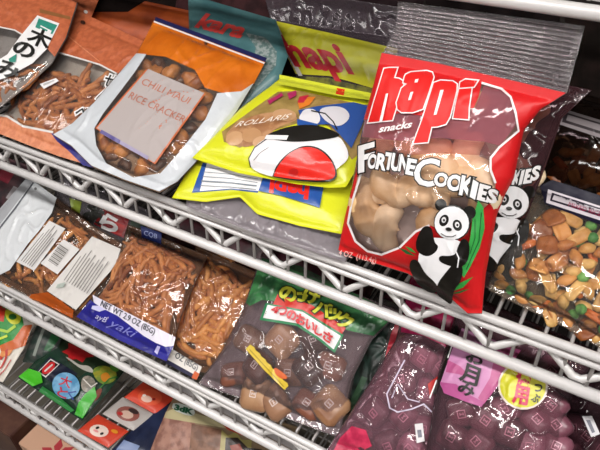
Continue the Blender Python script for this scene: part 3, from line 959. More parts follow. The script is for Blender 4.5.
k_bag.prints('paper_label', [
    ([(540, 186), (552, 180), (650, 212), (650, 238), (598, 224), (545, 204)], ink('#1d1a2c')),
    ([(548, 189.5), (652, 223), (652, 236), (598, 220), (546, 203)], paper('#cfc6cc')),
    ([(552, 193), (652, 225), (652, 233), (600, 217), (550, 201)], ink('#2a2030')),
    ([(554, 195.5), (652, 227), (652, 231.5), (600, 214.5), (552, 200)], paper('#cfc6cc')),
    (T('MIXED RICE CRACKERS', (568, 206.5), (64, 20.5), (1.4, -4), 0.0), ink('#a02c50'))], 'white label with a dark border and magenta lettering')
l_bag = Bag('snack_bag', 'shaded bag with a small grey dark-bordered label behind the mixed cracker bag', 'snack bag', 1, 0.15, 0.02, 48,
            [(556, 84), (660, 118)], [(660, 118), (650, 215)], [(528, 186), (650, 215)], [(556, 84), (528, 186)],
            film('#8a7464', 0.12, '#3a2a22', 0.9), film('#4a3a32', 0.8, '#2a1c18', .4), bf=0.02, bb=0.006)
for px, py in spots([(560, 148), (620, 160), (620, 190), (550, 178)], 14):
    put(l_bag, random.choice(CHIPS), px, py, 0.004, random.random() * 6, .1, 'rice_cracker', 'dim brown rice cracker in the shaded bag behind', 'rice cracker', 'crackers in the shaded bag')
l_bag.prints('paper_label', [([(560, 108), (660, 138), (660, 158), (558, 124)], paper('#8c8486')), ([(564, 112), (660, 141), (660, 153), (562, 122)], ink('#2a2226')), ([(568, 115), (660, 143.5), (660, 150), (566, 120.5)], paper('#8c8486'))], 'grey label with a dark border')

# added dark bags, shade at the back of the upper tier put into their colour
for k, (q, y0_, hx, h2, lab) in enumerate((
        ([(40, -70), (210, -50), (190, 16), (60, -4)], 0.34, '#241a18', '#1a1210', 'added filler bag, near-black for the shade above the rust-orange bag'),
        ([(300, -60), (430, -40), (420, 14), (290, 0)], 0.36, '#2a2022', '#1c1416', 'added filler bag, dark plum for the shade behind the yellow bags'),
        ([(430, -50), (566, -30), (556, 40), (424, 30)], 0.34, '#1c1616', '#120e0e', 'added filler bag, near-black for the shade behind the ribbed clear header'),
        ([(566, 8), (680, 34), (664, 116), (556, 92)], 0.32, '#1e1614', '#14100e', 'added filler bag, near-black for the shade in the upper right corner'))):
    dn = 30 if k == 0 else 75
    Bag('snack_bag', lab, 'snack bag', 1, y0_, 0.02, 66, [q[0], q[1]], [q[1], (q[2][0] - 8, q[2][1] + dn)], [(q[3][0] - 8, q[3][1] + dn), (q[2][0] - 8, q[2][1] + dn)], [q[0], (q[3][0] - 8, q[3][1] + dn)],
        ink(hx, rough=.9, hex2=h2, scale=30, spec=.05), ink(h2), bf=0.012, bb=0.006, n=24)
# ================================================================== middle tier
SF = film('#fdfaf6', 0.02, '#e8e4e2', 1.15, 0.06, 0.6, 55)
SB = film('#b08a68', 0.6, '#6a4426', 0.3)  # brown back colour stands in for shaded sticks in the gaps
o_bag = Bag('snack_bag', 'clear bag of sticks lying sideways with silver-white end flap and three pale text stickers', 'snack bag', 2, 0.0, 0.010, 32,
            [(28, 177), (57, 198), (90, 224), (133, 250)], [(133, 250), (113, 276), (78, 322)], [(-40, 262), (0, 281), (78, 322)], [(28, 177), (-40, 262)],
            SF, SB, bf=0.013, bb=0.006, wr=0.0013)
fill_sticks(o_bag, [(58, 214), (90, 232), (128, 252), (112, 272), (76, 314), (40, 296), (4, 276), (28, 250)], 62, 90, STICKS2, 'golden cracker stick in the sideways bag with the barcode sticker', 'cracker sticks in the barcode bag')
o_bag.prints('end_flap', [
    ([(28, 177), (57, 198), (52, 213), (40, 230), (28, 244), (10, 270), (-6, 278), (-40, 262)], ink('#d3d5d8', rough=0.22)),
    ([(27, 178), (33, 182), (-10, 238), (-34, 258), (-40, 255)], ink('#a9aaae', rough=0.25)),
    (stroke([(34, 182.5), (16, 208), (-6, 236)], 1.6), ink('#5c5d64')),  # dark line painted for shade in the flap's crease
    (ell(36, 189, 1.4, 1.4), ink('#7a7a7a'))], 'silver-white end flap')
TXT = ink('#77726e', bmp=0)
def lines(bag_poly, n, a0, a1, b0, b1, w=0.5, m=TXT):
    out = []
    for k in range(n):
        t = (k + 0.5) / n
        p = (a0[0] + (b0[0] - a0[0]) * t, a0[1] + (b0[1] - a0[1]) * t)
        q = (a1[0] + (b1[0] - a1[0]) * t, a1[1] + (b1[1] - a1[1]) * t)
        e = 0.75 + 0.25 * ((k * 7) % 5) / 4
        q = (p[0] + (q[0] - p[0]) * e, p[1] + (q[1] - p[1]) * e)
        out.append((stroke([p, ((p[0] + q[0]) / 2, (p[1] + q[1]) / 2), q], w), m))
    return out
o_bag.prints('ingredients_sticker', [([(50, 221), (66, 229), (35, 271), (17, 262)], paper('#d6d2d0'))] + lines(0, 6, (21, 260.5), (51, 223.5), (34, 268), (63, 230), 0.7), 'pale sticker of small text lines')
bars = []
for k in range(12):
    t = k / 12
    w = (0.7, 1.5, 0.5, 1.2)[k % 4]
    p = (50 + 17 * t * 1.0, 258 - 14 * t * 1.0 + 0.0)
    bars.append((stroke([(50 + 13 * t, 261 - 16.5 * t), (59 + 13 * t, 267.0 - 16.5 * t)], w), TXT))
o_bag.prints('barcode_sticker', [([(65, 240), (81, 250), (59, 275), (42, 264)], paper('#d6d2d0'))] + bars, 'pale sticker with a barcode')
o_bag.prints('nutrition_sticker', [([(95, 238), (127, 252), (113, 273), (79, 311), (50, 292)], paper('#cfcac6'))] + lines(0, 10, (66, 281), (88, 249), (92, 296), (115, 262), 0.8) +
    [([(62, 286), (70, 284), (68, 289), (60, 290)], ink('#a8b0a8'))], 'large pale sticker of ingredient lines')
o_bag.prints('orange_base', [([(36, 296), (52, 294), (66, 303), (78, 312), (77, 320), (50, 306), (34, 299)], film('#f0a060', 0.45, '#d8682a', 0.8))])

pb = Bag('snack_bag', 'crinkled clear bag printed red, green and white, under the upper rail behind the sticker bag', 'snack bag', 2, 0.085, 0.016, 42,
         [(62, 172), (152, 212)], [(152, 212), (137, 254)], [(50, 208), (82, 224), (137, 254)], [(62, 172), (50, 208)],
         film('#d8d2d6', 0.3, '#9a949a', 1.6, 0.08, .8), film('#b0a8ac', 0.7, '#5a5254', .5), bf=0.016, bb=0.006, wr=0.0025, pleat=0.003, n=56)
pb.prints('printed_patches', [
    ([(106, 206), (130, 217), (124, 238), (112, 233), (94, 224)], ink('#8e1c22')), ([(116, 222), (126, 226), (122, 236), (112, 232)], ink('#b8201e')),
    ([(70, 198), (82, 202), (80, 214), (72, 210)], ink('#8a9a3a')), ([(134, 214), (148, 220), (138, 246), (126, 240)], ink('#24402c')),
    (T('あ', (84, 218), (18, 8), (5, -14), 0.05), ink('#2a2a26')), (T('ら', (100, 226), (16, 7), (5, -13), 0.05), WHITE),
    (smooth_poly([(58, 208), (72, 210), (82, 220), (70, 218)]), ink('#9a8ab8'))])
nb = Bag('snack_bag', 'dark maroon bag in shade behind the silver-white end flap', 'snack bag', 2, 0.10, 0.012, 40,
         [(-50, 138), (48, 172)], [(48, 172), (18, 214)], [(-80, 190), (18, 214)], [(-50, 138), (-80, 190)],
         ink('#4a2c30', rough=.35, hex2='#2a2024', scale=40), ink('#2a2024'), bf=0.012, bb=0.006)
nb.prints('printed_patches', [([(4, 166), (16, 172), (8, 184), (-4, 178)], ink('#7a2030')), ([(14, 186), (22, 190), (14, 202), (6, 198)], ink('#8a8486'))])

q_bag = Bag('snack_bag', 'clear bag of brown sticks with blue and white base reading NET WT 2.9 OZ', 'snack bag', 2, 0.0, 0.026, 31,
            [(128, 224), (208, 256)], [(208, 256), (194, 286), (182, 316), (167, 362)], [(77, 317), (120, 341), (167, 362)], [(128, 224), (112, 280), (77, 317)],
            SF, SB, bf=0.018, bb=0.003, n=56, wr=0.0014)
fill_sticks(q_bag, [(132, 232), (200, 258), (192, 286), (179, 318), (172, 336), (130, 316), (100, 302), (116, 280)], 84, 120, STICKS, 'brown cracker stick in the blue-based NET WT bag', 'cracker sticks in the blue-based bag', sc=1.15)
q_bag.prints('blue_tag', [([(141, 226), (162, 233), (161, 244), (142, 237)], ink('#1d2a66')), (T('CQB', (144, 235), (13, 4), (.8, -4.5)), ink('#aab4dc'))], 'small dark blue tag')
BLU = ink('#2c2a8c', rough=0.22, hex2='#28267c', scale=30)
q_bag.prints('printed_base', [
    ([(93, 295), (176, 337.5), (173, 350), (156, 346), (121, 326), (96, 314)], ink('#e2dcea', rough=0.25)),
    ([(77, 317), (91, 300), (96, 304), (104, 309), (118, 316), (131, 326), (144, 336), (156, 343), (166, 347), (174, 346), (167, 361.5), (120, 340.5)], BLU),
    ([(93, 306), (99, 306), (106, 310), (100, 312), (92, 309)], ink('#c9c6e8')),
    ([(158, 346), (161, 347), (158, 355), (155, 352)], ink('#b8b4e0'))], 'blue and white printed base')
q_bag.prints('weight_lettering', [
    (T('NET WT 2.9 OZ (85G)', (101, 306), (53.5, 29), (2.2, -5.4), 0.015), ink('#2a2838')),
    (T('ayB', (96, 318.5), (11, 5), (1.5, -5), 0.0, .3), ink('#c9c6e8')),
    (T('yaki', (108, 325), (27, 14), (4, -7), 0.0, .3), ink('#7f80cc'))])

rr = Bag('snack_bag', 'second clear stick bag in the row, its white base strip reading OZ (85G)', 'snack bag', 2, 0.004, 0.008, 31,
         [(196, 246), (266, 276)], [(266, 276), (246, 318), (224, 376)], [(160, 357), (195, 379), (222, 388)], [(196, 246), (160, 357)],
         SF, SB, bf=0.014, bb=0.005, n=56, wr=0.0015)
fill_sticks(rr, [(204, 256), (256, 278), (242, 318), (226, 356), (206, 360), (180, 342), (184, 318), (196, 286)], 72, 100, STICKS2, 'brown cracker stick in the second bag of the row', 'cracker sticks in the second bag of the row', sc=1.15)
rr.prints('printed_base', [
    ([(164, 344), (202, 367), (198, 377), (162, 357)], ink('#e2dcd6', rough=0.25)),
    ([(162, 356.5), (198, 376.5), (195, 379), (160, 360)], ink('#1d1a3c')),
    (T('OZ (85G)', (175, 357.5), (22, 13.5), (2.2, -5.4), 0.015), ink('#2a2838')),
    ([(195, 371), (200, 374), (197, 380), (192, 378)], ink('#c85a2a'))], 'white base strip with black lettering')

# --- Japanese sweets bag
CANDY_M = [food('#62392e', '#865442', 0.3, 30, .2), food('#6d4a3a', '#9a7258', 0.3, 30, .2), food('#42251f', '#62392e', 0.3, 30, .2), food('#84583e', '#b08866', 0.3, 30, .2)]
WMARK = ink('#d8c8c4', bmp=0)
def candy(mat, w=0.02, l=0.026, mark=True, name='wrapped_sweet', markmat=None, th=0.009):
    """pillow-wrapped sweet with pinched ends and a square printed mark"""
    vs, fs = [], []
    n, q = 16, 12
    for i in range(n + 1):
        t = i / n * 2 - 1
        e = max(0, 1 - abs(t) ** 5)
        for j in range(q):
            a = 2 * math.pi * j / q
            fl = 1.0 if abs(t) < 0.8 else 0.9
            cx = math.copysign(abs(math.cos(a)) ** 0.7, math.cos(a)); sz = math.copysign(abs(math.sin(a)) ** 0.8, math.sin(a))
            vs.append(Vector((cx * w * fl * (0.75 + .25 * e) * (1 + .03 * noise.noise(Vector((t * 5, a, w * 999)))), t * l, sz * (th * e + 0.0006) + 0.0006 * noise.noise(Vector((t * 6, a * 2, l * 999))))))
    for i in range(n):
        for j in range(q):
            fs.append((i * q + j, i * q + (j + 1) % q, (i + 1) * q + (j + 1) % q, (i + 1) * q + j))
    fs += [tuple(range(q - 1, -1, -1)), tuple(n * q + j for j in range(q))]
    fs = [f[::-1] for f in fs]
    idx = [0] * len(fs)
    if mark:
        s = 0.0042
        def bar(x0, y0, x1, y1):
            b = len(vs)
            N2 = 3
            for kx in range(N2 + 1):
                for ky in range(N2 + 1):
                    x, y = x0 + (x1 - x0) * kx / N2, y0 + (y1 - y0) * ky / N2
                    ww = w * (0.75 + .25 * max(0, 1 - abs(y / l) ** 5))
                    c = min(abs(x) / ww, 1) ** (1 / .7)
                    z = (th * max(0, 1 - abs(y / l) ** 5)) * (1 - c * c) ** .4
                    vs.append(Vector((x, y, z + 0.0011)))
            for kx in range(N2):
                for ky in range(N2):
                    a = b + kx * (N2 + 1) + ky
                    fs.append((a, a + N2 + 1, a + N2 + 2, a + 1)); idx.append(1)
        k = 0.0005
        for d in (-s, s):
            bar(-s - k, d - k, s + k, d + k); bar(d - k, -s, d + k, s)
        bar(-.4 * s, -.5 * s - k, .4 * s, -.5 * s + k); bar(-.4 * s, .4 * s - k, .4 * s, .4 * s + k); bar(-k, -.5 * s, k, .5 * s)
    return mesh_from(name, vs, fs, [mat, markmat or WMARK], idx)
s_bag = Bag('sweets_bag', 'clear bag of brown wrapped sweets with green, red and yellow Japanese title', 'sweets bag', 2, 0.002, 0.018, 38,
            [(262, 252), (400, 312)], [(400, 312), (372, 340), (352, 380), (339, 438)], [(198, 384), (246, 400), (290, 420), (339, 438)], [(262, 252), (242, 312), (222, 350), (198, 384)],
            film('#f4eef0', 0.06, '#d8d0d4', 1.2, 0.06, .7, 45), film('#b8a8ac', 0.6, '#8a767a', .4), bf=0.026, bb=0.008, n=64, wr=0.0022, pleat=0.002)
SW = [candy(m, .017 + .002 * k, .021 + .002 * (k % 2)) for k, m in enumerate(CANDY_M)]
for px, py, k, a in [(282, 340, 3, .3), (234, 374, 0, 1.2), (310, 368, 2, .2), (276, 402, 1, .1), (308, 404, 0, .5), (258, 366, 2, 2.0), (290, 372, 1, 1.0), (330, 366, 0, .7), (250, 340, 1, .6), (314, 338, 2, 1.4), (330, 405, 3, .3), (256, 394, 3, .9)]:
    hh = local_h(s_bag, px, py) or .012
    put(s_bag, SW[k], px, py, max(hh - 0.0155 - (.004 if k == 1 else 0), 0.0), a, random.uniform(-.3, .3), 'wrapped_sweet', 'brown wrapped sweet with a pale square mark in the Japanese-titled bag', 'sweet', 'brown sweets in the Japanese-titled bag')
s_bag.prints('printed_title', [
    ([(262, 258), (300, 266), (396, 314), (374, 336), (346, 330), (340, 320), (300, 304), (262, 300), (250, 306), (246, 303)], ink('#3f7a48', rough=.25, hex2='#2f5a3a', scale=40)),
    ([(278, 294), (312, 305), (346, 328), (340, 337), (310, 316), (273, 305)], ink('#c4281e')),
    ([(266, 303), (303, 310), (344, 335), (335, 353), (320, 341), (297, 326), (260, 320)], ink('#1f7a4a')),
    ([(268, 305), (303, 312), (341, 336), (334, 349.5), (320, 338), (298, 323.5), (263.5, 318)], ink('#e4dede'))])
lt = []
for ch, x, y, w, hh in (('の', 279, 297, 15, 13), ('っ', 296, 299, 9, 8), ('け', 303, 299, 14, 12), ('パ', 314, 312, 15, 13), ('ッ', 328, 317, 11, 10), ('ク', 337, 324, 14, 13)):
    lt += [(T(ch, (x, y), (w, w * .42), (hh * .35, -hh * .94), 0.11), ink('#1a2a14')), (T(ch, (x, y), (w, w * .42), (hh * .35, -hh * .94), 0.045), ink('#c8c83a'))]
s_bag.prints('title_lettering', lt)
s_bag.prints('subtitle_lettering', [(T(ch, (x, y), (w, w * sl), (1.8, -w * 1.02), 0.05), ink('#c8202a')) for ch, x, y, w, sl in
    (('4', 272.5, 312.5, 6, .2), ('つ', 279, 314.5, 8, .25), ('の', 288, 318.5, 8.5, .35), ('お', 297.5, 322.5, 8.5, .45), ('い', 307, 328, 8, .5), ('し', 316, 333, 7, .55), ('さ', 324.5, 339, 8, .6))])
st = MB()
pz = []
base_pts = [(251, 347), (289, 388)]
for k in range(15):
    t = k / 14
    pz.append((251 + 38 * t + (1.6 if k % 2 else 0) + 1.5, 346.5 + 41 * t - 1.5))
s_bag.prints('yellow_strip', [(pz + [(286.5, 390), (266, 370), (248, 349.5)], ink('#d6b83c')), (stroke([(252, 350), (270, 369.5), (286, 387)], 1.0), ink('#a88a2a')),
    (smooth_poly([(276, 366), (292, 378), (284, 380), (277, 374)]), ink('#d0602a'))], 'yellow toothed strip')

t_bag = Bag('snack_bag', 'clear bag of dark green leaves with a red stripe beside the sweets bag', 'snack bag', 2, 0.05, 0.014, 42,
            [(376, 296), (424, 312)], [(424, 312), (398, 400)], [(336, 418), (380, 440)], [(376, 296), (352, 360), (336, 418)],
            film('#cfc8c8', 0.12, '#b8b0b0', 1.2, .07, .7), ink('#2c2a26', rough=.4, hex2='#1c2a1e', scale=50), bf=0.014, bb=0.006, wr=0.002)
t_bag.prints('printed_stripes', [
    ([(372, 322), (392, 318), (384, 350), (374, 376), (360, 400), (348, 408), (356, 370)], ink('#20302a', rough=.35, hex2='#141a16', scale=90)),
    ([(398, 318), (408, 322), (399, 370), (384, 402), (367, 404), (382, 370), (391, 334)], ink('#b01c30')),
    ([(362, 376), (368, 378), (352, 412), (346, 410)], ink('#2f4a34'))])

PINK = [food('#5e3540', '#824f5e', 0.3, 30, .2), food('#704450', '#966474', 0.3, 30, .2), food('#523038', '#6e444e', 0.3, 30, .2)]
PMARK = ink('#c890a0', bmp=0)
PW = [candy(m, .0145 + .001 * k, .0165, True, 'pink_sweet', PMARK, .008) for k, m in enumerate(PINK)]
u1 = Bag('sweets_bag', 'clear bag of dusky pink sweets with bright magenta top beside the leafy bag', 'sweets bag', 2, 0.006, 0.030, 40,
         [(412, 270), (480, 300)], [(480, 300), (452, 360), (428, 480)], [(326, 452), (428, 480)], [(412, 270), (396, 340), (326, 452)],
         film('#f2dce4', 0.12, '#d8a8b8', 1.25, .06, .8, 50), film('#a07684', 0.6, '#6a3a4a', .5), bf=0.022, bb=0.008, n=60, wr=0.0026, pleat=0.003)
for px, py, a in [(424, 358, .4), (402, 380, 1.2), (430, 392, .7), (376, 412, .2), (404, 416, 1.8), (424, 428, .9), (360, 436, .5), (388, 444, 1.4), (441, 366, .1), (410, 448, .3)]:
    hh = local_h(u1, px, py) or .012
    put(u1, random.choice(PW), px, py, max(hh - 0.012, 0), a, random.uniform(-.3, .3), 'wrapped_sweet', 'dusky pink wrapped sweet with a square mark in the magenta-topped bag', 'sweet', 'pink sweets in the magenta-topped bag')
u1.prints('printed_top', [
    ([(412, 271), (480, 301), (468, 326), (452, 352), (440, 344), (424, 336), (401, 332), (404, 310)], ink('#b82a5c', rough=.25, hex2='#a02050', scale=30)),
    ])
u1.prints('printed_base', [
    ([(352, 426), (366, 430), (372, 446), (352, 456), (334, 450), (340, 438)], ink('#d03a5c', rough=.3, hex2='#b0284a', scale=60)),
    ])
u1.prints('white_loop', [
    (stroke([(405, 360), (387, 394), (390, 408), (398, 412), (412, 409), (424, 404), (432, 412)], 1.5), ink('#c8bcd0')),
    (stroke([(392, 398), (398, 384), (408, 399), (420, 402)], 1.2), ink('#c8bcd0')),
    ])
u1.prints('red_patch', [
    ([(428, 384), (438, 376), (446, 380), (440, 390), (430, 396)], ink('#c0302c')),
    ])
u1.prints('price_sticker', [([(415, 424), (423, 423), (425, 441), (417, 443)], paper('#dcd8da')), ([(417.5, 430), (421.5, 429.5), (422.5, 437), (418.5, 437.5)], ink('#6a6a78'))], 'small white price sticker')

u2 = Bag('sweets_bag', 'clear bag of dark pink sweets with pink brush-lettered card and round yellow sticker', 'sweets bag', 2, 0.004, 0.056, 40,
         [(462, 290), (600, 352)], [(600, 352), (570, 400), (548, 500)], [(424, 470), (548, 500)], [(462, 290), (438, 374), (424, 470)],
         film('#f0dfe4', 0.06, '#c8a8b4', 1.2, .06, .7, 50), film('#8a6470', 0.7, '#4e2c38', .5), bf=0.024, bb=0.008, n=60, wr=0.0022, pleat=0.003)
for px, py, a in [(486, 420, .4), (462, 412, 1.2), (510, 432, .7), (536, 420, .2), (478, 442, 1.8), (530, 446, .9), (452, 436, .5), (504, 408, 1.4), (556, 424, .1), (552, 404, .3), (500, 378, .9), (550, 372, .2), (470, 390, .2), (556, 446, .6)]:
    hh = local_h(u2, px, py) or .012
    put(u2, random.choice(PW), px, py, max(hh - 0.014, 0), a, random.uniform(-.3, .3), 'wrapped_sweet', 'dark pink wrapped sweet in the bag with the round yellow sticker', 'sweet', 'pink sweets in the yellow-stickered bag')
u2.prints('pink_card', [
    ([(462, 328), (520, 350), (482, 406), (466, 400), (444, 392), (440, 384), (452, 350)], ink('#c888b4', rough=.3)),
    ([(500, 344), (521, 350), (501, 382), (484, 404), (478, 398), (490, 378), (494, 360)], ink('#b8588a', rough=.3)),
    ([(448, 360), (460, 366), (472, 378), (458, 374), (446, 372)], ink('#b8588a')),
    ([(440, 382), (456, 384), (468, 394), (484, 402), (482, 407), (464, 401), (444, 393)], ink('#b0508a')),
    (stroke([(457, 326), (446, 362), (434, 394)], 3.0), BLACK),
    (stroke([(454, 340), (448, 358)], 1.2), WHITE), (stroke([(437, 380), (430, 398)], 1.4), WHITE)], 'pink card with black brush lettering')
u2.prints('brush_lettering', [
    (T('お', (466, 360), (17, 6), (3, -13), 0.03), BLACK), (T('月', (460, 378), (17, 7), (4, -16), 0.03), BLACK), (T('み', (458, 391), (15, 6), (3, -12), 0.03), BLACK)])
u2.prints('round_sticker', [
    (ell(523, 386, 25, 23.5, 15), ink('#d8c8c0')), (ell(523, 386, 23, 21.5, 15), ink('#c8c42e', rough=.3)),
    (T('徳', (516, 382), (14, 3.5), (2.4, -14), 0.05), ink('#c42850')), (T('用', (513, 400), (14, 3.5), (2.4, -15), 0.05), ink('#c42850')),
    (T('つ', (533, 390), (7, 3), (3, -7), 0.03), BLACK), (T('ぶ', (531, 400), (7, 3), (3, -7), 0.03), BLACK)], 'round yellow sticker with red lettering')
v_bag = Bag('snack_bag', 'dark maroon bag with ringed hang hole and narrow white sticker, bottom right corner', 'snack bag', 2, 0.022, 0.014, 40,
            [(578, 344), (690, 394)], [(690, 394), (650, 520)], [(540, 500), (650, 520)], [(578, 344), (560, 410), (540, 500)],
            film('#b0949c', 0.2, '#4a343c', 1.1, .07, .6), ink('#30202a', rough=.4, hex2='#241820', scale=30), bf=0.02, bb=0.008, n=48, wr=0.002)
for px, py, a in [(586, 436, .3), (572, 428, 1.0), (600, 450, .4), (570, 448, .8)]:
    put(v_bag, PW[2], px, py, 0.004, a, .1, 'wrapped_sweet', 'dark wrapped sweet in the bottom right corner bag', 'sweet', 'sweets in the corner bag')
v_bag.prints('hang_hole', [(ell(579, 394, 3.6, 3.2), ink('#8a8086')), (ell(579, 394, 2.2, 1.9), BLACK)], 'ringed hang hole')
v_bag.prints('price_sticker', [([(582, 416), (592, 416), (600, 434), (591, 437)], paper('#d4d0d4')), ([(586, 420), (590, 420), (595, 432), (592, 433)], ink('#70707c'))], 'narrow white sticker')

# dim stock at the back of the middle tier, seen through the upper rail
for k, (x0, x1, hx, h2, lab) in enumerate(((150, 262, '#5a2430', '#3a2428', 'dim red-brown bag behind the blue-based stick bag'),
                                          (258, 360, '#70283a', '#4a1c28', 'dim crimson bag under the upper rail behind the sweets bag'),
                                          (372, 460, '#8c2a54', '#6a2040', 'dim magenta bag under the upper rail behind the magenta-topped sweets'),
                                          (470, 620, '#7e2c50', '#541c34', 'dim magenta bag behind the round yellow sticker bag'))):
    sl = 0.37
    y = lambda x: 137 + sl * x
    Bag('snack_bag', lab, 'snack bag', 2, 0.16 + 0.025 * (k % 2), 0.022, 48,
        [(x0 + 20, y(x0) + 6), (x1 + 20, y(x1) + 6)], [(x1 + 20, y(x1) + 6), (x1 - 15, y(x1) + 75)], [(x0 - 15, y(x0) + 75), (x1 - 15, y(x1) + 75)], [(x0 + 20, y(x0) + 6), (x0 - 15, y(x0) + 75)],
        ink(hx, rough=.35, hex2=h2, scale=35), ink(h2), bf=0.012, bb=0.006, n=30)

# ================================================================== lower tier
w_bag = Bag('snack_bag', 'green, red and white crisp bag at the left end of the lower shelf', 'snack bag', 3, 0.006, 0.022, 26,
            [(-52, 282), (24, 314)], [(24, 314), (34, 324), (24, 348), (3, 382)], [(-60, 372), (3, 382)], [(-52, 282), (-60, 372)],
            ink('#d8d0c4', rough=.3), OFFWHITE, bf=0.018, bb=0.006)
w_bag.prints('printed_panel', [
    ([(-50, 286), (22, 314), (24, 326), (16, 340), (0, 346), (-40, 340)], ink('#2a8a3a', rough=.28)),
    ([(-50, 284), (6, 308), (4, 322), (-20, 318)], ink('#b8301e', rough=.28)),
    (smooth_poly([(5, 309), (14, 310), (22, 316), (20, 324), (12, 325), (6, 318)]), ink('#c8c82a')), (ell(13, 317, 4, 3), ink('#2a6a2a')),
    (stroke([(0, 330), (8, 332), (16, 326)], 3.0), ink('#a8c83a')), (stroke([(-2, 340), (8, 336)], 2.4), ink('#c8d83a')),
    ([(24, 326), (33, 325), (26, 346), (14, 350), (2, 352), (0, 346), (14, 340)], ink('#c8602a')), ([(2, 352), (14, 350), (10, 356), (0, 358)], ink('#d8894a')),
    (T('ツ', (-2, 372), (14, -14), (-4, -9), 0.03), ink('#b8382e')), (stroke([(-2, 378), (6, 370), (12, 360)], 1.0), ink('#b8382e'))])
w2 = Bag('snack_bag', 'dark green and silver crinkled bag between the crisp bag and the bright toy-snack bag', 'snack bag', 3, 0.055, 0.022, 24,
         [(40, 318), (66, 328)], [(66, 328), (58, 348), (40, 364)], [(22, 362), (40, 364)], [(40, 318), (22, 362)],
         ink('#2c3a34', rough=.3, hex2='#4a4a48', scale=60), OFFWHITE, bf=0.012, bb=0.005, n=30, wr=.002)
w2.prints('printed_patches', [(stroke([(44, 328), (38, 344), (34, 356)], 3), ink('#8a9088')), ([(52, 334), (60, 338), (50, 352), (44, 350)], ink('#1f5a30'))])
x_bag = Bag('snack_bag', 'colourful bag with red starburst, blue disc and bright green ends lying on the lower shelf', 'snack bag', 3, 0.02, 0.020, 9,
            [(64, 334), (130, 364)], [(130, 364), (108, 392), (82, 421)], [(18, 378), (40, 392), (82, 421)], [(64, 334), (18, 378)],
            ink('#1f3a2c', rough=.25, hex2='#23342c', scale=30), OFFWHITE, bf=0.018, bb=0.006, wr=0.0014)
star = []
for k in range(14):
    a = k / 14 * 2 * math.pi
    r = 1.0 if k % 2 else 0.68
    star.append((79 + 17 * r * math.cos(a), 352 + 11 * r * math.sin(a)))
x_bag.prints('printed_picture', [
    ([(56, 342), (66, 335), (128, 363), (118, 378), (96, 366), (78, 378)], ink('#22301f')),
    (star, ink('#a81c20')),
    ([(50, 357), (78, 374), (60, 388), (36, 372)], ink('#14182c')),
    ([(51, 359), (60, 364.5), (46, 378), (38, 372.5)], OFFWHITE), ([(51, 360.5), (58.5, 365), (46, 376.5), (39.5, 372)], BLACK),
    (ell(49, 368.5, 8, 4.2, -42), ink('#c8262a')), (stroke([(45, 372), (53, 365)], 1.5), OFFWHITE),
    (smooth_poly([(64, 356), (72, 360), (80, 366), (90, 366), (96, 374), (86, 372), (76, 366)]), ink('#a8a49a')),
    (smooth_poly([(92, 370), (104, 365), (118, 372), (116, 382), (104, 386), (96, 380)]), ink('#8f8c2e', hex2='#5f7a2c', scale=90)), (smooth_poly([(100, 376), (108, 372), (112, 380), (104, 384)]), ink('#b8741e')), (smooth_poly([(112, 362), (122, 366), (118, 374), (110, 370)]), ink('#4a7a2a')),
    (smooth_poly([(82, 378), (92, 376), (98, 386), (92, 394), (82, 392)]), ink('#9a9084', hex2='#6d6a60', scale=90)), (stroke([(84, 380), (92, 388), (98, 384)], 1.2), ink('#d0ccc4')), (stroke([(100, 390), (110, 380), (118, 378)], 1.4), ink('#2c6a2a')), (smooth_poly([(96, 392), (104, 388), (100, 400), (92, 404)]), ink('#7a3a28')),
    (ell(67, 387, 14, 13, 30), ink('#4f8ab4', hex2='#6fa6c8', scale=70)), (T('大', (60, 385), (11, 4), (3, -9), 0.02), ink('#b82038')), (T('と', (58, 396), (9, 4), (3, -8), 0.02), ink('#b82038')), (T('く', (68, 398), (7, 3), (3, -8), 0.01), ink('#2a3a8a')),
    ([(20, 378), (30, 370), (42, 374), (44, 384), (34, 388)], ink('#4ab82a')),
    ([(96, 388), (98, 398), (84, 420), (76, 416), (80, 404), (86, 396)], ink('#3aa82a')), ([(44, 388), (60, 398), (76, 412), (72, 414), (40, 393)], ink('#2a7a3a'))])

y_root = None
def picture_pack(cx, cy, ex, ey, col, label, mouth):
    """small square flat snack packet, one of a joined strip of three"""
    q = [(cx - ex[0] - ey[0], cy - ex[1] - ey[1]), (cx + ex[0] - ey[0], cy + ex[1] - ey[1]), (cx + ex[0] + ey[0], cy + ex[1] + ey[1]), (cx - ex[0] + ey[0], cy - ex[1] + ey[1])]
    b = Bag('picture_packet', label, 'snack packet', 3, 0.0, 0.012, 2, [q[0], q[1]], [q[1], q[2]], [q[3], q[2]], [q[0], q[3]], col, OFFWHITE, bf=0.006, bb=0.004, n=24, wr=.0006, group='strip of picture packets', seal=(.03, .03))
    def pt(u, v): return (cx + ex[0] * u + ey[0] * v, cy + ex[1] * u + ey[1] * v)
    def e(u, v, a, c): return [pt(u + a * math.cos(t), v + c * math.sin(t)) for t in (k * math.pi / 9 for k in range(18))]
    return b, pt, e
ex, ey = (15.2, 8.2), (-11.6, 17.0)
ex = (15.5, 8.5); ey = (-10.2, 8.3)
RD = ink('#c8402a', rough=.3); GR = ink('#b0a8a4', rough=.3)
b, pt, e = picture_pack(150, 397.5, ex, ey, RD, 'red square picture packet, furthest back in the strip of three', 0)
b.prints('picture', [(e(0, 0, .62, .72), ink('#d8583a')), (e(-.05, .25, .3, .3), ink('#e0b8a8')), (e(-.3, .1, .09, .12), ink('#f0e0d8')), (e(.25, .0, .09, .12), ink('#8a1c1a'))])
b, pt, e = picture_pack(128, 414, ex, ey, GR, 'grey square picture packet, middle of the strip of three', 0)
b.prints('picture', [(e(0, 0, .62, .66), ink('#8a5048')), (e(.0, .1, .35, .35), ink('#c8a898')), (e(.1, -.4, .3, .2), ink('#3a2a2a')), (e(-.3, .3, .16, .16), ink('#a82a2a'))])
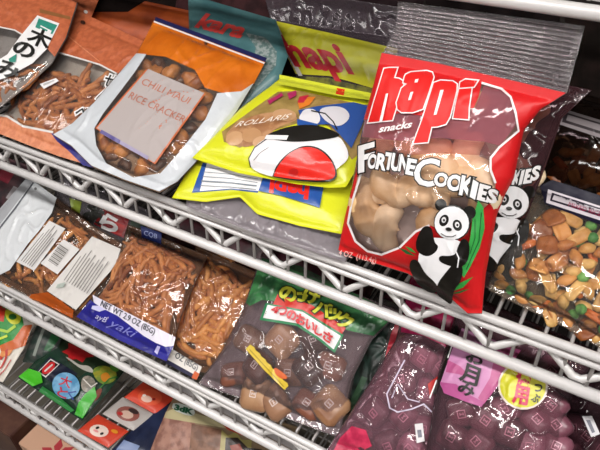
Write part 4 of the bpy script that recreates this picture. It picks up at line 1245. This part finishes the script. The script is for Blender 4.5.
b, pt, e = picture_pack(103, 431, ex, ey, RD, 'red square picture packet, nearest the front rail in the strip of three', 0)
b.prints('picture', [(e(-.15, .15, .5, .55), ink('#e0c8bc')), (e(-.35, .0, .08, .14), BLACK), (e(.1, .25, .08, .14), BLACK), (e(-.25, .3, .16, .1), ink('#d88a8a')), (e(.5, -.4, .2, .16), ink('#d88a2a'))])

z_bag = Bag('snack_bag', 'beige and olive-gold bag with a white tag of green lettering under the middle rail', 'snack bag', 3, 0.0, 0.020, 16,
            [(178, 388), (300, 428)], [(300, 428), (284, 490)], [(146, 462), (284, 490)], [(178, 388), (166, 412), (146, 462)],
            ink('#8a745a', rough=.35), OFFWHITE, bf=0.018, bb=0.006)
z_bag.prints('printed_panel', [
    ([(166, 412), (172, 410), (196, 418), (192, 440), (188, 470), (146, 462), (156, 436)], ink('#a87c6c', rough=.35, hex2='#8a6054', scale=60)),
    ([(166, 412), (176, 408), (232, 424), (236, 430), (200, 424), (164, 418)], ink('#b8ac84', rough=.35)),
    ([(192, 424), (222, 430), (218, 470), (188, 466)], ink('#6d4c3c', rough=.35, hex2='#8a6450', scale=50)),
    ([(222, 430), (228, 436), (236, 432), (242, 440), (252, 440), (250, 480), (218, 472)], ink('#a0945a')),
    ([(222, 424), (238, 426), (254, 436), (248, 438), (228, 430)], ink('#b83a24')),
    ([(226, 438), (238, 438), (248, 448), (262, 450), (262, 484), (224, 476)], ink('#2a1c16')), ([(230, 446), (240, 444), (246, 456), (234, 456)], ink('#8a3a2a')),
    (smooth_poly([(174, 402), (194, 408), (196, 415), (190, 417), (172, 410)], 1), ink('#c8ccc4'))])
z_bag.prints('tag_lettering', [(T('3dK', (175, 410), (17, 5), (1.2, -5), 0.06), ink('#1f5a3c'))])
# navy tray sheet beside the strip
nv = Bag('snack_bag', 'dark navy packet lying flat on the lower shelf behind the strip of picture packets', 'snack bag', 3, 0.03, 0.008, 2,
         [(164, 398), (184, 404)], [(184, 404), (150, 460)], [(112, 450), (150, 460)], [(164, 398), (112, 450)],
         ink('#242c48', rough=.3, hex2='#1a2038', scale=30), ink('#1a2038'), bf=0.006, bb=0.003, n=24)
nv.prints('pale_patch', [([(124, 440), (140, 446), (134, 456), (116, 450)], ink('#7a8ab0'))])

# ================================================================== lowest tier
def carton(label, x0, x1, y0, y1, h, col, name='carton', rot=0.0):
    z = ZT[4] + 0.001
    root = empty(name, ((x0 + x1) / 2, (y0 + y1) / 2, z), label, 'carton')
    w, d = (x1 - x0) / 2, (y1 - y0) / 2
    bm = bmesh.new()
    bmesh.ops.create_cube(bm, size=1)
    for v in bm.verts: v.co = Vector((v.co.x * 2 * w, v.co.y * 2 * d, (v.co.z + .5) * h))
    bmesh.ops.bevel(bm, geom=bm.edges[:], offset=0.002, segments=2, affect='EDGES')
    me = bpy.data.meshes.new(name); bm.to_mesh(me); bm.free(); me.materials.append(col)
    link_mesh('carton_body', me, root)
    return root, w, d, h
c1, w_, d_c, h_c = carton('pale pink carton with a dark red flower on the lowest shelf', -0.905, -0.76, -0.185, -0.11, 0.15, ink('#c49a80', rough=.5))
fl = MB()
for k in range(6):
    a = k / 6 * 2 * math.pi
    fl.add([(.03 * math.cos(a + t) * (1.3 if t == 0 else .8) + .02, .03 * math.sin(a + t) * (1.3 if t == 0 else .8) - .02, h_c + .0005) for t in (-.4, 0, .4)] + [(.02, -.02, h_c + .0005)], [(0, 1, 2, 3)])
o = fl.build('printed_flower', ink('#a83038', rough=.5), c1, smooth=False)
c2, _, _, _ = carton('dark brown carton at the left end of the lowest shelf', -1.06, -0.93, -0.185, -0.11, 0.15, ink('#4a2a22', rough=.5, hex2='#5a3a2c', scale=20))
# the heap of sticks beneath the top layers
o = UNDER.build('cracker_sticks', [STICK_MAT])
tag(o, 'brown cracker sticks heaped beneath the top layer inside the clear stick bags', 'cracker sticks', kind='stuff')

# ------------------------------------------------------------------ light: fluorescent fittings over the aisle
def fitting(x, y, label, power):
    root = empty('ceiling_light', (x, y, 2.6), label, 'ceiling light', 'aisle ceiling lights')
    b = MB(); b.box((-0.62, -0.09, 0.03), (0.62, 0.09, 0.09))
    b.build('housing', plain('#d8d8d8', .5), root, smooth=False)
    for s in (-0.04, 0.04):
        b = MB(); b.tube([(-0.6, s, 0.012), (0.6, s, 0.012)], 0.013, 12)
        o = b.build('fluorescent_tube', M_TUBE, root)
    l = bpy.data.lights.new('tube_light', 'AREA')
    l.shape = 'RECTANGLE'; l.size = 1.2; l.size_y = 0.14
    l.energy = power; l.color = (1.0, 0.975, 0.94)
    lo = bpy.data.objects.new('tube_light', l); COL.objects.link(lo)
    lo.parent = root; lo.location = (0, 0, -0.004)
    b = MB()
    for s in (-0.5, 0.5): b.tube([(s, 0, 0.09), (s, 0, 0.4)], 0.004, 6)
    b.build('hanging_rod', plain('#b0b0b0'), root)
m, nt, out = newmat('lit_tube')
e = nt.nodes.new('ShaderNodeEmission'); e.inputs['Color'].default_value = (1, .98, .95, 1); e.inputs['Strength'].default_value = 8
nt.links.new(e.outputs[0], out.inputs['Surface'])
M_TUBE = m
for row, (y, pw) in enumerate(((-0.75, 21), (-2.1, 20))):
    for k, x in enumerate((-2.3, -0.9, 0.5, 1.9)):
        fitting(x, y, 'fluorescent ceiling light, %s along the %s' % (('farthest left', 'second from left', 'third from left', 'farthest right')[k], ('row above the shelf fronts', 'row over the open aisle')[row]), (pw * 0.7, pw * 1.25)[k - 1] if k in (1, 2) else 5)
w = bpy.data.worlds.new('world'); SC.world = w
w.use_nodes = True
w.node_tree.nodes['Background'].inputs[0].default_value = (0.9, 0.93, 1.0, 1)
w.node_tree.nodes['Background'].inputs[1].default_value = 0.03
SC.cycles.transparent_max_bounces = 24
SC.cycles.max_bounces = 8
SC.view_settings.view_transform = 'Standard'
SC.view_settings.look = 'None'
SC.view_settings.gamma = 1.0
SC.view_settings.use_curve_mapping = False
SC.view_settings.exposure = -0.08
